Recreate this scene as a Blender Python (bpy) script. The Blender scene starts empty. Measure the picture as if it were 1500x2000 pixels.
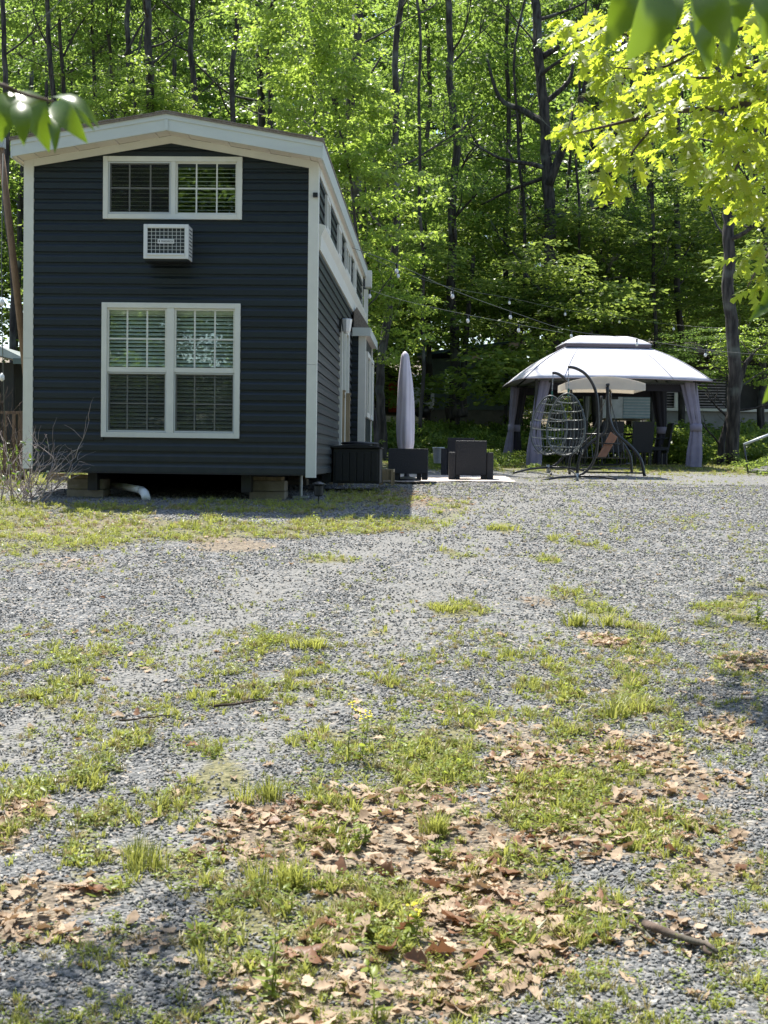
import bpy, math, random
import numpy as np
from mathutils import Vector, Matrix, Euler

random.seed(7)
rng = np.random.default_rng(7)
C = bpy.context.scene.collection
SC = bpy.context.scene
R = math.radians

# ------------------------------------------------------------------ camera
FPX = 2800.0                      # focal length in photo pixels (photo 1500 x 2000)
PITCH, ROLL = R(2.0), R(0.75)
EYE = Vector((0, 0, 1.5))
CAM_ROT = Matrix.Rotation(R(90) - PITCH, 3, 'X') @ Matrix.Rotation(ROLL, 3, 'Z')
cd = bpy.data.cameras.new('camera')
cam = bpy.data.objects.new('camera', cd)
C.objects.link(cam)
cam.matrix_world = Matrix.Translation(EYE) @ CAM_ROT.to_4x4()
cd.sensor_fit = 'VERTICAL'
cd.sensor_height = 36.0
cd.lens = FPX / 2000.0 * 36.0
cd.clip_start = 0.1
cd.clip_end = 1500
cd.dof.use_dof = True
cd.dof.focus_distance = 20.0
cd.dof.aperture_fstop = 11.0
SC.camera = cam

# ------------------------------------------------------------------ sky + sun
SUN_TO = Vector((-1.03, 1.80, 4.33)).normalized()       # direction towards the sun
SUN_EL = math.asin(SUN_TO.z)
SUN_AZ = math.atan2(SUN_TO.x, SUN_TO.y)                  # clockwise from +Y
world = bpy.data.worlds.new('World')
SC.world = world
world.use_nodes = True
wn = world.node_tree
wn.nodes.clear()
sky = wn.nodes.new('ShaderNodeTexSky')
sky.sky_type = 'NISHITA'
sky.sun_disc = False
sky.sun_elevation = SUN_EL
sky.sun_rotation = SUN_AZ
bg = wn.nodes.new('ShaderNodeBackground')
bg.inputs['Strength'].default_value = 0.13
wo = wn.nodes.new('ShaderNodeOutputWorld')
wn.links.new(sky.outputs[0], bg.inputs[0])
wn.links.new(bg.outputs[0], wo.inputs[0])
sd = bpy.data.lights.new('sun', 'SUN')
sd.energy = 5.0
sd.angle = R(0.5)
sd.color = (1.0, 0.955, 0.88)
so = bpy.data.objects.new('sun', sd)
C.objects.link(so)
so.rotation_mode = 'QUATERNION'
so.rotation_quaternion = (-SUN_TO).to_track_quat('-Z', 'Y')
so.location = (-10, 20, 40)
SC.view_settings.view_transform = 'Standard'
SC.view_settings.look = 'None'
SC.view_settings.exposure = 1.08
SC.view_settings.gamma = 1.0
SC.view_settings.use_curve_mapping = False
SC.render.engine = 'CYCLES'
SC.cycles.max_bounces = 8
SC.cycles.diffuse_bounces = 4
SC.cycles.glossy_bounces = 3
SC.cycles.transmission_bounces = 6
SC.cycles.transparent_max_bounces = 8
SC.cycles.sample_clamp_indirect = 4.0


# ------------------------------------------------------------------ terrain height, pixel helpers
PROF_Y = [-60, 0.0, 3.8, 10.0, 15.0, 17.5, 21.0, 26.0, 28.0, 31.0, 36.0, 45.0, 70.0, 120.0, 260.0]
PROF_Z = [-2.0, -0.28, 0.0, 0.50, 0.86, 1.00, 1.13, 1.19, 1.25, 1.42, 1.62, 2.10, 4.2, 9.0, 20.0]


def hash2(ix, iy, s):
    n = (ix.astype(np.int64) * 374761393 + iy.astype(np.int64) * 668265263 + s * 2147483647) & 0xffffffff
    n = ((n ^ (n >> 13)) * 1274126177) & 0xffffffff
    return ((n ^ (n >> 16)) & 0xffff) / 65535.0


def vnoise(x, y, s=0):
    x = np.asarray(x, float); y = np.asarray(y, float)
    ix = np.floor(x); iy = np.floor(y)
    fx = x - ix; fy = y - iy
    fx = fx * fx * (3 - 2 * fx); fy = fy * fy * (3 - 2 * fy)
    a = hash2(ix, iy, s); b = hash2(ix + 1, iy, s); c = hash2(ix, iy + 1, s); d = hash2(ix + 1, iy + 1, s)
    return (a * (1 - fx) + b * fx) * (1 - fy) + (c * (1 - fx) + d * fx) * fy


def fbm(x, y, s=0, o=4):
    t = 0; a = 0.5; f = 1.0
    for k in range(o):
        t = t + a * vnoise(np.asarray(x) * f + 13.7 * k, np.asarray(y) * f - 7.1 * k, s + k)
        a *= 0.5; f *= 2.0
    return t / (1 - 0.5 ** o)


def GZ(x, y):
    x = np.asarray(x, float); y = np.asarray(y, float)
    z = np.interp(y, PROF_Y, PROF_Z)
    z = (z + np.interp(y + 1.2, PROF_Y, PROF_Z) + np.interp(y - 1.2, PROF_Y, PROF_Z)) / 3
    z = z + (fbm(x * 0.35, y * 0.35, 5, 3) - 0.5) * 0.10 * np.clip((y + 2) / 6, 0.3, 1)
    z = z + (fbm(x * 1.6, y * 1.6, 9, 2) - 0.5) * 0.030
    return z


def gz(x, y):
    return float(GZ(x, y))


def ray(px, py):
    v = CAM_ROT @ Vector(((px - 750) / FPX, -(py - 1000) / FPX, -1.0))
    return v / v.y                       # unit step in y


def at(px, py, y):
    """photo pixel -> world point at distance y along the view"""
    return EYE + ray(px, py) * y


def gp(px, py):
    """photo pixel -> point on the ground"""
    r = ray(px, py)
    y = 2.5
    while y < 90:
        p = EYE + r * y
        if p.z <= gz(p.x, p.y):
            break
        y += 0.04
    return EYE + r * y


def to_px(P):
    """world points (n,3) -> photo pixels"""
    M = np.array(CAM_ROT)
    L = (np.asarray(P) - np.array(EYE)) @ M
    return 750 + FPX * L[:, 0] / -L[:, 2], 1000 - FPX * L[:, 1] / -L[:, 2], -L[:, 2]


# ------------------------------------------------------------------ materials
MATS = {}


def mat(name, color=(0.5, 0.5, 0.5), rough=0.6, metal=0.0, spec=0.5, var=0.0, scale=8.0, bump=0.0, bscale=60.0,
        color2=None, stretch=(1, 1, 1), coat=0.0, transmission=0.0):
    m = bpy.data.materials.new(name)
    m.use_nodes = True
    nt = m.node_tree
    b = nt.nodes['Principled BSDF']
    b.inputs['Roughness'].default_value = rough
    b.inputs['Metallic'].default_value = metal
    b.inputs['Specular IOR Level'].default_value = spec
    b.inputs['Base Color'].default_value = (*color, 1)
    if transmission:
        b.inputs['Transmission Weight'].default_value = transmission
    if var > 0 or color2 is not None or bump > 0:
        tc = nt.nodes.new('ShaderNodeTexCoord')
        mp = nt.nodes.new('ShaderNodeMapping')
        mp.inputs['Scale'].default_value = stretch
        nt.links.new(tc.outputs['Object'], mp.inputs[0])
        nz = nt.nodes.new('ShaderNodeTexNoise')
        nz.inputs['Scale'].default_value = scale
        nz.inputs['Detail'].default_value = 6
        nz.inputs['Roughness'].default_value = 0.65
        nt.links.new(mp.outputs[0], nz.inputs['Vector'])
        cr = nt.nodes.new('ShaderNodeValToRGB')
        c2 = color2 if color2 is not None else tuple(min(1, c * (1 + var)) for c in color)
        c1 = color if color2 is not None else tuple(c * (1 - var) for c in color)
        cr.color_ramp.elements[0].position = 0.32
        cr.color_ramp.elements[1].position = 0.68
        cr.color_ramp.elements[0].color = (*c1, 1)
        cr.color_ramp.elements[1].color = (*c2, 1)
        nt.links.new(nz.outputs[0], cr.inputs[0])
        nt.links.new(cr.outputs[0], b.inputs['Base Color'])
        if bump > 0:
            n2 = nt.nodes.new('ShaderNodeTexNoise')
            n2.inputs['Scale'].default_value = bscale
            n2.inputs['Detail'].default_value = 5
            nt.links.new(mp.outputs[0], n2.inputs['Vector'])
            bp = nt.nodes.new('ShaderNodeBump')
            bp.inputs['Strength'].default_value = bump
            bp.inputs['Distance'].default_value = 0.02
            nt.links.new(n2.outputs[0], bp.inputs['Height'])
            nt.links.new(bp.outputs[0], b.inputs['Normal'])
    MATS[name] = m
    return m


def leaf_mat(name, dark, light, trans, gloss=0.25, tw=0.5, island=True, rough=0.38):
    """leaf: diffuse front + translucent, colour varies leaf by leaf"""
    m = bpy.data.materials.new(name)
    m.use_nodes = True
    nt = m.node_tree
    nt.nodes.clear()
    out = nt.nodes.new('ShaderNodeOutputMaterial')
    if island:
        g = nt.nodes.new('ShaderNodeNewGeometry')
        rnd = g.outputs['Random Per Island']
    else:
        g = nt.nodes.new('ShaderNodeObjectInfo')
        rnd = g.outputs['Random']
    tc = nt.nodes.new('ShaderNodeTexCoord')
    nz = nt.nodes.new('ShaderNodeTexNoise')
    nz.inputs['Scale'].default_value = 0.8
    nt.links.new(tc.outputs['Object'], nz.inputs['Vector'])
    ad = nt.nodes.new('ShaderNodeMath'); ad.operation = 'MULTIPLY_ADD'
    ad.inputs[1].default_value = 0.6
    nt.links.new(rnd, ad.inputs[0])
    mu = nt.nodes.new('ShaderNodeMath'); mu.operation = 'MULTIPLY'; mu.inputs[1].default_value = 0.5
    nt.links.new(nz.outputs[0], mu.inputs[0])
    nt.links.new(mu.outputs[0], ad.inputs[2])
    c = nt.nodes.new('ShaderNodeMix'); c.data_type = 'RGBA'
    c.inputs[6].default_value = (*dark, 1); c.inputs[7].default_value = (*light, 1)
    nt.links.new(ad.outputs[0], c.inputs[0])
    t = nt.nodes.new('ShaderNodeMix'); t.data_type = 'RGBA'
    t.inputs[6].default_value = (*[v * 0.75 for v in trans], 1); t.inputs[7].default_value = (*[min(1, v * 1.25) for v in trans], 1)
    nt.links.new(ad.outputs[0], t.inputs[0])
    p = nt.nodes.new('ShaderNodeBsdfPrincipled')
    p.inputs['Roughness'].default_value = rough
    p.inputs['Specular IOR Level'].default_value = gloss
    nt.links.new(c.outputs[2], p.inputs['Base Color'])
    tr = nt.nodes.new('ShaderNodeBsdfTranslucent')
    nt.links.new(t.outputs[2], tr.inputs[0])
    mx = nt.nodes.new('ShaderNodeMixShader'); mx.inputs[0].default_value = tw
    nt.links.new(p.outputs[0], mx.inputs[1]); nt.links.new(tr.outputs[0], mx.inputs[2])
    nt.links.new(mx.outputs[0], out.inputs[0])
    MATS[name] = m
    return m


def glass_mat(name, tint=(0.9, 0.95, 0.93), refl=0.5):
    m = bpy.data.materials.new(name)
    m.use_nodes = True
    nt = m.node_tree
    nt.nodes.clear()
    out = nt.nodes.new('ShaderNodeOutputMaterial')
    tp = nt.nodes.new('ShaderNodeBsdfTransparent'); tp.inputs[0].default_value = (*tint, 1)
    gl = nt.nodes.new('ShaderNodeBsdfGlossy'); gl.inputs['Roughness'].default_value = 0.01
    gl.inputs[0].default_value = (0.95, 1, 0.97, 1)
    tc = nt.nodes.new('ShaderNodeTexCoord')
    nz = nt.nodes.new('ShaderNodeTexNoise'); nz.inputs['Scale'].default_value = 1.6
    nt.links.new(tc.outputs['Object'], nz.inputs['Vector'])
    bp = nt.nodes.new('ShaderNodeBump'); bp.inputs['Strength'].default_value = 0.02; bp.inputs['Distance'].default_value = 0.05
    nt.links.new(nz.outputs[0], bp.inputs['Height']); nt.links.new(bp.outputs[0], gl.inputs['Normal'])
    mx = nt.nodes.new('ShaderNodeMixShader'); mx.inputs[0].default_value = refl
    nt.links.new(tp.outputs[0], mx.inputs[1]); nt.links.new(gl.outputs[0], mx.inputs[2])
    nt.links.new(mx.outputs[0], out.inputs[0])
    MATS[name] = m
    return m


mat('siding', (0.0110, 0.0175, 0.0215), 0.42, spec=0.45, var=0.12, scale=3, bump=0.08, bscale=120, stretch=(1, 1, 6))
mat('white_trim', (0.70, 0.69, 0.60), 0.5, var=0.05, scale=4, bump=0.05, bscale=50)
mat('fascia', (0.60, 0.63, 0.57), 0.4, var=0.05, scale=5, stretch=(0.3, 1, 1))
mat('soffit', (0.74, 0.68, 0.60), 0.6, var=0.04)
mat('shingle', (0.16, 0.13, 0.10), 0.95, color2=(0.30, 0.26, 0.22), scale=40, bump=0.5, bscale=90)
mat('blind', (0.78, 0.79, 0.73), 0.6, var=0.03)
mat('screen', (0.05, 0.055, 0.05), 0.8)
mat('interior', (0.10, 0.09, 0.08), 0.9)
mat('ac_white', (0.72, 0.72, 0.68), 0.45, var=0.03)
mat('ac_dark', (0.04, 0.05, 0.05), 0.6)
mat('ac_wire', (0.55, 0.57, 0.54), 0.4)
mat('black_plastic', (0.012, 0.013, 0.014), 0.4)
mat('concrete', (0.20, 0.17, 0.12), 0.9, color2=(0.30, 0.26, 0.20), scale=6, bump=0.3)
mat('steel_dark', (0.03, 0.03, 0.03), 0.5, metal=0.3)
mat('pvc', (0.75, 0.75, 0.70), 0.35, var=0.08, scale=6)
mat('wood_treated', (0.20, 0.15, 0.08), 0.8, color2=(0.34, 0.26, 0.15), scale=5, stretch=(6, 6, 0.6), bump=0.3, bscale=20)
mat('wood_weathered', (0.17, 0.11, 0.07), 0.85, color2=(0.30, 0.20, 0.13), scale=5, stretch=(6, 6, 0.5), bump=0.4, bscale=20)
mat('wicker', (0.008, 0.008, 0.010), 0.5, color2=(0.016, 0.016, 0.019), scale=90, bump=0.6, bscale=140)
mat('box_plastic', (0.012, 0.013, 0.013), 0.55, var=0.2, scale=20, bump=0.2, bscale=80)
mat('lilac_fabric', (0.19, 0.17, 0.225), 0.85, color2=(0.26, 0.235, 0.30), scale=3, bump=0.1)
mat('canopy_fabric', (0.44, 0.435, 0.48), 0.8, color2=(0.58, 0.575, 0.61), scale=1.6, stretch=(0.5, 0.5, 5), bump=0.6, bscale=5)
mat('canopy_edge', (0.14, 0.11, 0.12), 0.8)
mat('dark_fabric', (0.016, 0.013, 0.020), 0.8)
mat('cream_fabric', (0.74, 0.70, 0.62), 0.8, var=0.04)
mat('umbrella_cover', (0.58, 0.54, 0.62), 0.62, color2=(0.66, 0.62, 0.68), scale=3)


def see_thru(name, w):
    nt = MATS[name].node_tree
    b = nt.nodes['Principled BSDF']; out = [n for n in nt.nodes if n.type == 'OUTPUT_MATERIAL'][0]
    tr = nt.nodes.new('ShaderNodeBsdfTranslucent'); tr.inputs[0].default_value = (.85, .80, .72, 1)
    mx = nt.nodes.new('ShaderNodeMixShader'); mx.inputs[0].default_value = w
    nt.links.new(b.outputs[0], mx.inputs[1]); nt.links.new(tr.outputs[0], mx.inputs[2]); nt.links.new(mx.outputs[0], out.inputs[0])


see_thru('cream_fabric', .5)
see_thru('umbrella_cover', .12)
mat('black_metal', (0.012, 0.012, 0.013), 0.35, spec=0.6)
mat('grey_wire', (0.04, 0.048, 0.046), 0.35, color2=(0.11, 0.125, 0.12), scale=12)
mat('hoop_grey', (0.14, 0.155, 0.15), 0.3, color2=(0.26, 0.28, 0.27), scale=9)
mat('green_cord', (0.02, 0.12, 0.09), 0.5)
mat('brown_board', (0.26, 0.12, 0.06), 0.6, var=0.15, scale=8)
mat('galvanised', (0.42, 0.44, 0.44), 0.45, metal=0.4, var=0.15, scale=10)
mat('rug', (0.50, 0.42, 0.36), 0.95, color2=(0.62, 0.56, 0.50), scale=14)
mat('bulb', (0.8, 0.8, 0.76), 0.08, spec=0.9)
mat('wire_pale', (0.10, 0.11, 0.10), 0.5)
mat('cabin_green', (0.15, 0.19, 0.165), 0.75, var=0.15, scale=3)
mat('cabin_base', (0.16, 0.15, 0.12), 0.9, var=0.25, scale=3)
mat('roof_blue', (0.10, 0.16, 0.22), 0.35, metal=0.3, var=0.2, scale=6)
mat('roof_metal', (0.52, 0.56, 0.57), 0.35, metal=0.5, var=0.1)
mat('pale_siding', (0.30, 0.38, 0.40), 0.6, var=0.06)
mat('silver', (0.50, 0.50, 0.50), 0.35, metal=0.2, var=0.2, scale=4)
mat('grey_wall', (0.27, 0.27, 0.25), 0.85, var=0.2, scale=2)
mat('dark_wall', (0.045, 0.042, 0.036), 0.8, var=0.2, scale=3)
mat('pale_roof', (0.36, 0.32, 0.31), 0.9, var=0.25, scale=8)
mat('red_paint', (0.35, 0.03, 0.02), 0.5)
mat('tarp', (0.02, 0.02, 0.025), 0.6)
mat('orange_pot', (0.55, 0.20, 0.05), 0.7)
mat('flower', (0.75, 0.66, 0.03), 0.6)
mat('stone', (0.30, 0.29, 0.27), 0.9, var=0.2, bump=0.3)
glass_mat('glass', (0.93, 0.97, 0.94), 0.12)
glass_mat('glass_screened', (0.90, 0.92, 0.88), 0.07)
glass_mat('glass_dark', (0.35, 0.4, 0.38), 0.40)
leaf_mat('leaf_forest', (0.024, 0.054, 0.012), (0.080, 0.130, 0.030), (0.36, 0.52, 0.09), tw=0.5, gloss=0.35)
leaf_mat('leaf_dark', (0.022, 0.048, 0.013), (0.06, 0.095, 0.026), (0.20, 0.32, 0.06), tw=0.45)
leaf_mat('leaf_maple', (0.055, 0.100, 0.020), (0.140, 0.195, 0.045), (0.48, 0.64, 0.10), tw=0.52, gloss=0.5)
leaf_mat('leaf_oak', (0.050, 0.085, 0.010), (0.12, 0.15, 0.018), (0.56, 0.66, 0.055), tw=0.56, gloss=0.5)
leaf_mat('leaf_cherry', (0.030, 0.075, 0.012), (0.070, 0.13, 0.018), (0.20, 0.31, 0.018), tw=0.40, gloss=0.7, rough=0.3)
leaf_mat('leaf_shrub', (0.035, 0.075, 0.012), (0.10, 0.16, 0.028), (0.34, 0.44, 0.08), tw=0.48)
leaf_mat('grass_green', (0.095, 0.130, 0.025), (0.30, 0.295, 0.09), (0.48, 0.50, 0.11), tw=0.40, island=False)
leaf_mat('grass_dry', (0.24, 0.20, 0.09), (0.40, 0.34, 0.17), (0.34, 0.28, 0.13), tw=0.3, island=False)
leaf_mat('weed_green', (0.095, 0.145, 0.022), (0.25, 0.29, 0.06), (0.48, 0.56, 0.08), tw=0.42, island=False)
leaf_mat('dead_leaf', (0.17, 0.115, 0.070), (0.56, 0.43, 0.30), (0.40, 0.25, 0.13), tw=0.2, gloss=0.12, rough=.6, island=False)
leaf_mat('dead_leaf_red', (0.14, 0.075, 0.045), (0.30, 0.17, 0.105), (0.3, 0.14, 0.07), tw=0.2, gloss=0.1, island=False)


def screen_mat():
    m = bpy.data.materials.new('insect_screen'); m.use_nodes = True
    nt = m.node_tree; nt.nodes.clear()
    out = nt.nodes.new('ShaderNodeOutputMaterial')
    tp = nt.nodes.new('ShaderNodeBsdfTransparent'); tp.inputs[0].default_value = (.85, .85, .85, 1)
    df = nt.nodes.new('ShaderNodeBsdfDiffuse'); df.inputs[0].default_value = (.05, .052, .05, 1)
    mx = nt.nodes.new('ShaderNodeMixShader'); mx.inputs[0].default_value = .20
    nt.links.new(tp.outputs[0], mx.inputs[1]); nt.links.new(df.outputs[0], mx.inputs[2]); nt.links.new(mx.outputs[0], out.inputs[0])
    MATS['insect_screen'] = m


screen_mat()


def weathered_siding():
    nt = MATS['siding'].node_tree
    b = nt.nodes['Principled BSDF']
    src = b.inputs['Base Color'].links[0].from_socket
    oi = nt.nodes.new('ShaderNodeObjectInfo')
    mr = nt.nodes.new('ShaderNodeMapRange'); mr.inputs[3].default_value = .82; mr.inputs[4].default_value = 1.2
    nt.links.new(oi.outputs['Random'], mr.inputs[0])
    mu = nt.nodes.new('ShaderNodeVectorMath'); mu.operation = 'SCALE'
    nt.links.new(src, mu.inputs[0]); nt.links.new(mr.outputs[0], mu.inputs['Scale'])
    tc = nt.nodes.new('ShaderNodeTexCoord'); sp = nt.nodes.new('ShaderNodeSeparateXYZ'); nt.links.new(tc.outputs['Object'], sp.inputs[0])
    nz = nt.nodes.new('ShaderNodeTexNoise'); nz.inputs['Scale'].default_value = 7; nz.inputs['Detail'].default_value = 6
    nt.links.new(tc.outputs['Object'], nz.inputs['Vector'])
    zr = nt.nodes.new('ShaderNodeMapRange'); zr.inputs[1].default_value = 1.15; zr.inputs[2].default_value = .30; zr.inputs[3].default_value = .03; zr.inputs[4].default_value = .34
    nt.links.new(sp.outputs['Z'], zr.inputs[0])
    mm = nt.nodes.new('ShaderNodeMath'); mm.operation = 'MULTIPLY'; nt.links.new(zr.outputs[0], mm.inputs[0]); nt.links.new(nz.outputs[0], mm.inputs[1])
    mx = nt.nodes.new('ShaderNodeMix'); mx.data_type = 'RGBA'; mx.inputs[7].default_value = (.10, .092, .075, 1)
    nt.links.new(mm.outputs[0], mx.inputs[0]); nt.links.new(mu.outputs[0], mx.inputs[6]); nt.links.new(mx.outputs[2], b.inputs['Base Color'])


weathered_siding()


def bark(name, a, b):
    m = bpy.data.materials.new(name); m.use_nodes = True
    nt = m.node_tree; bs = nt.nodes['Principled BSDF']; bs.inputs['Roughness'].default_value = 0.95
    tc = nt.nodes.new('ShaderNodeTexCoord'); mp = nt.nodes.new('ShaderNodeMapping')
    mp.inputs['Scale'].default_value = (1, 1, 0.18)
    nt.links.new(tc.outputs['Object'], mp.inputs[0])
    n1 = nt.nodes.new('ShaderNodeTexNoise'); n1.inputs['Scale'].default_value = 14; n1.inputs['Detail'].default_value = 8
    n2 = nt.nodes.new('ShaderNodeTexNoise'); n2.inputs['Scale'].default_value = 1.3; n2.inputs['Detail'].default_value = 4
    nt.links.new(mp.outputs[0], n1.inputs[0]); nt.links.new(tc.outputs['Object'], n2.inputs[0])
    mx = nt.nodes.new('ShaderNodeMix'); mx.data_type = 'RGBA'
    mx.inputs[6].default_value = (*a, 1); mx.inputs[7].default_value = (*b, 1)
    mr = nt.nodes.new('ShaderNodeMapRange'); mr.inputs[1].default_value = 0.38; mr.inputs[2].default_value = 0.66
    nt.links.new(n1.outputs[0], mr.inputs[0]); nt.links.new(mr.outputs[0], mx.inputs[0])
    m2 = nt.nodes.new('ShaderNodeMix'); m2.data_type = 'RGBA'; m2.inputs[7].default_value = (0.20, 0.23, 0.19, 1)
    r2 = nt.nodes.new('ShaderNodeMapRange'); r2.inputs[1].default_value = 0.55; r2.inputs[2].default_value = 0.7; r2.inputs[4].default_value = 0.6
    nt.links.new(n2.outputs[0], r2.inputs[0]); nt.links.new(r2.outputs[0], m2.inputs[0])
    nt.links.new(mx.outputs[2], m2.inputs[6]); nt.links.new(m2.outputs[2], bs.inputs['Base Color'])
    bp = nt.nodes.new('ShaderNodeBump'); bp.inputs['Strength'].default_value = 0.8; bp.inputs['Distance'].default_value = 0.03
    nt.links.new(n1.outputs[0], bp.inputs['Height']); nt.links.new(bp.outputs[0], bs.inputs['Normal'])
    MATS[name] = m


bark('bark', (0.018, 0.015, 0.013), (0.080, 0.070, 0.060))
bark('bark_pale', (0.10, 0.09, 0.08), (0.28, 0.26, 0.23))
bark('twig', (0.22, 0.17, 0.155), (0.46, 0.40, 0.37))
bark('twig_dark', (0.05, 0.035, 0.025), (0.14, 0.10, 0.075))


def stone_mat(name, ramp):
    m = bpy.data.materials.new(name); m.use_nodes = True
    nt = m.node_tree; bs = nt.nodes['Principled BSDF']; bs.inputs['Roughness'].default_value = 0.75
    oi = nt.nodes.new('ShaderNodeObjectInfo')
    cr = nt.nodes.new('ShaderNodeValToRGB')
    els = cr.color_ramp.elements
    els[0].position, els[0].color = ramp[0][0], (*ramp[0][1], 1)
    els[1].position, els[1].color = ramp[-1][0], (*ramp[-1][1], 1)
    for p, c in ramp[1:-1]:
        e = els.new(p); e.color = (*c, 1)
    nt.links.new(oi.outputs['Random'], cr.inputs[0])
    nt.links.new(cr.outputs[0], bs.inputs['Base Color'])
    MATS[name] = m


stone_mat('gravel_stone', [(0.0, (0.080, 0.083, 0.084)), (0.30, (0.130, 0.134, 0.133)), (0.58, (0.175, 0.177, 0.171)),
                           (0.82, (0.215, 0.212, 0.198)), (0.93, (0.25, 0.215, 0.17)), (1.0, (0.34, 0.325, 0.29))])


# ------------------------------------------------------------------ mesh builder
class MB:
    def __init__(s):
        s.v = []; s.f = []

    def quad(s, a, b, c, d):
        n = len(s.v); s.v += [tuple(a), tuple(b), tuple(c), tuple(d)]; s.f.append((n, n + 1, n + 2, n + 3)); return s

    def box(s, x0, y0, z0, x1, y1, z1, M=None):
        n = len(s.v)
        P = [Vector(p) for p in ((x0, y0, z0), (x1, y0, z0), (x1, y1, z0), (x0, y1, z0), (x0, y0, z1), (x1, y0, z1), (x1, y1, z1), (x0, y1, z1))]
        if M is not None:
            P = [M @ p for p in P]
        s.v += [tuple(p) for p in P]
        s.f += [(n, n + 3, n + 2, n + 1), (n + 4, n + 5, n + 6, n + 7), (n, n + 1, n + 5, n + 4), (n + 1, n + 2, n + 6, n + 5), (n + 2, n + 3, n + 7, n + 6), (n + 3, n, n + 4, n + 7)]
        return s

    def tube(s, pts, rad, seg=8, cap=True, closed=False, flat=1.0):
        pts = [Vector(p) for p in pts]
        n = len(pts)
        rs = rad if isinstance(rad, (list, tuple)) else [rad] * n
        base = len(s.v)
        prev = None
        for i in range(n):
            if closed:
                t = pts[(i + 1) % n] - pts[i - 1]
            else:
                t = pts[min(i + 1, n - 1)] - pts[max(i - 1, 0)]
            if t.length < 1e-9:
                t = Vector((0, 0, 1))
            t.normalize()
            if prev is None:
                u = t.cross(Vector((0.13, 0.97, 0.21)))
                if u.length < 0.1:
                    u = t.cross(Vector((1, 0, 0)))
            else:
                u = prev - t * prev.dot(t)
                if u.length < 1e-6:
                    u = t.cross(Vector((1, 0, 0)))
            u.normalize(); prev = u
            w = t.cross(u)
            for k in range(seg):
                a = 2 * math.pi * k / seg
                s.v.append(tuple(pts[i] + u * math.cos(a) * rs[i] + w * math.sin(a) * rs[i] * flat))
        m = n if closed else n - 1
        for i in range(m):
            for k in range(seg):
                a = base + i * seg + k; b = base + i * seg + (k + 1) % seg
                j = (i + 1) % n
                c = base + j * seg + (k + 1) % seg; d = base + j * seg + k
                s.f.append((a, b, c, d))
        if cap and not closed:
            s.f.append(tuple(base + k for k in range(seg))[::-1])
            s.f.append(tuple(base + (n - 1) * seg + k for k in range(seg)))
        return s

    def prism(s, poly, d0, d1, axis='y'):
        """extrude 2d polygon (a,b) along axis from d0 to d1"""
        n = len(s.v); k = len(poly)
        for d in (d0, d1):
            for a, b in poly:
                s.v.append({'y': (a, d, b), 'x': (d, a, b), 'z': (a, b, d)}[axis])
        s.f.append(tuple(range(n, n + k))); s.f.append(tuple(range(n + 2 * k - 1, n + k - 1, -1)))
        for i in range(k):
            j = (i + 1) % k
            s.f.append((n + i, n + k + i, n + k + j, n + j))
        return s

    def lathe(s, prof, cx=0, cy=0, seg=16, wob=None):
        n = len(s.v)
        for i, (r, z) in enumerate(prof):
            for k in range(seg):
                a = 2 * math.pi * k / seg
                rr = r * (wob(a, z) if wob else 1)
                s.v.append((cx + rr * math.cos(a), cy + rr * math.sin(a), z))
        for i in range(len(prof) - 1):
            for k in range(seg):
                a = n + i * seg + k; b = n + i * seg + (k + 1) % seg
                s.f.append((a, b, b + seg, a + seg))
        s.f.append(tuple(n + k for k in range(seg))[::-1])
        s.f.append(tuple(n + (len(prof) - 1) * seg + k for k in range(seg)))
        return s

    def mesh(s, name, m, smooth=False):
        me = bpy.data.meshes.new(name)
        me.from_pydata(s.v, [], s.f)
        me.materials.append(MATS[m])
        if smooth:
            me.polygons.foreach_set('use_smooth', [True] * len(me.polygons))
        me.update()
        return me

    def build(s, name, m, parent=None, smooth=False, world=False, bevel=0.0):
        if world and parent is not None:
            inv = wmat(parent).inverted()
            s.v = [tuple(inv @ Vector(p)) for p in s.v]
        o = bpy.data.objects.new(name, s.mesh(name, m, smooth))
        C.objects.link(o)
        o.parent = parent
        if bevel:
            b = o.modifiers.new('bevel', 'BEVEL'); b.width = bevel; b.segments = 2; b.limit_method = 'ANGLE'
        return o


def wmat(o):
    m = Matrix.LocRotScale(o.location, o.rotation_euler, o.scale)
    return wmat(o.parent) @ m if o.parent else m


def tag(o, label=None, cat=None, group=None, kind=None):
    if label: o['label'] = label
    if cat: o['category'] = cat
    if group: o['group'] = group
    if kind: o['kind'] = kind
    return o


def thing(name, label, cat, loc, rz=0.0, group=None):
    o = bpy.data.objects.new(name, None)
    o.empty_display_size = 0.2
    C.objects.link(o)
    o.location = loc
    o.rotation_euler = (0, 0, rz)
    return tag(o, label, cat, group)


def link(name, me, parent=None, loc=(0, 0, 0), rot=(0, 0, 0), sc=(1, 1, 1)):
    o = bpy.data.objects.new(name, me)
    C.objects.link(o)
    o.parent = parent; o.location = loc; o.rotation_euler = rot; o.scale = sc
    return o


def copy_tree(o, parent=None):
    c = o.copy(); C.objects.link(c); c.parent = parent
    for ch in list(o.children):
        copy_tree(ch, c)
    return c


def np_mesh(name, V, F, m):
    """V (n,3), F (k,3) int"""
    me = bpy.data.meshes.new(name)
    n, k = len(V), len(F)
    me.vertices.add(n); me.vertices.foreach_set('co', np.asarray(V, np.float32).ravel())
    me.loops.add(k * 3); me.loops.foreach_set('vertex_index', np.asarray(F, np.int32).ravel())
    me.polygons.add(k)
    me.polygons.foreach_set('loop_start', np.arange(0, k * 3, 3, dtype=np.int32))
    me.polygons.foreach_set('loop_total', np.full(k, 3, dtype=np.int32))
    me.materials.append(MATS[m])
    me.update()
    me.validate()
    return me


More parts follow.
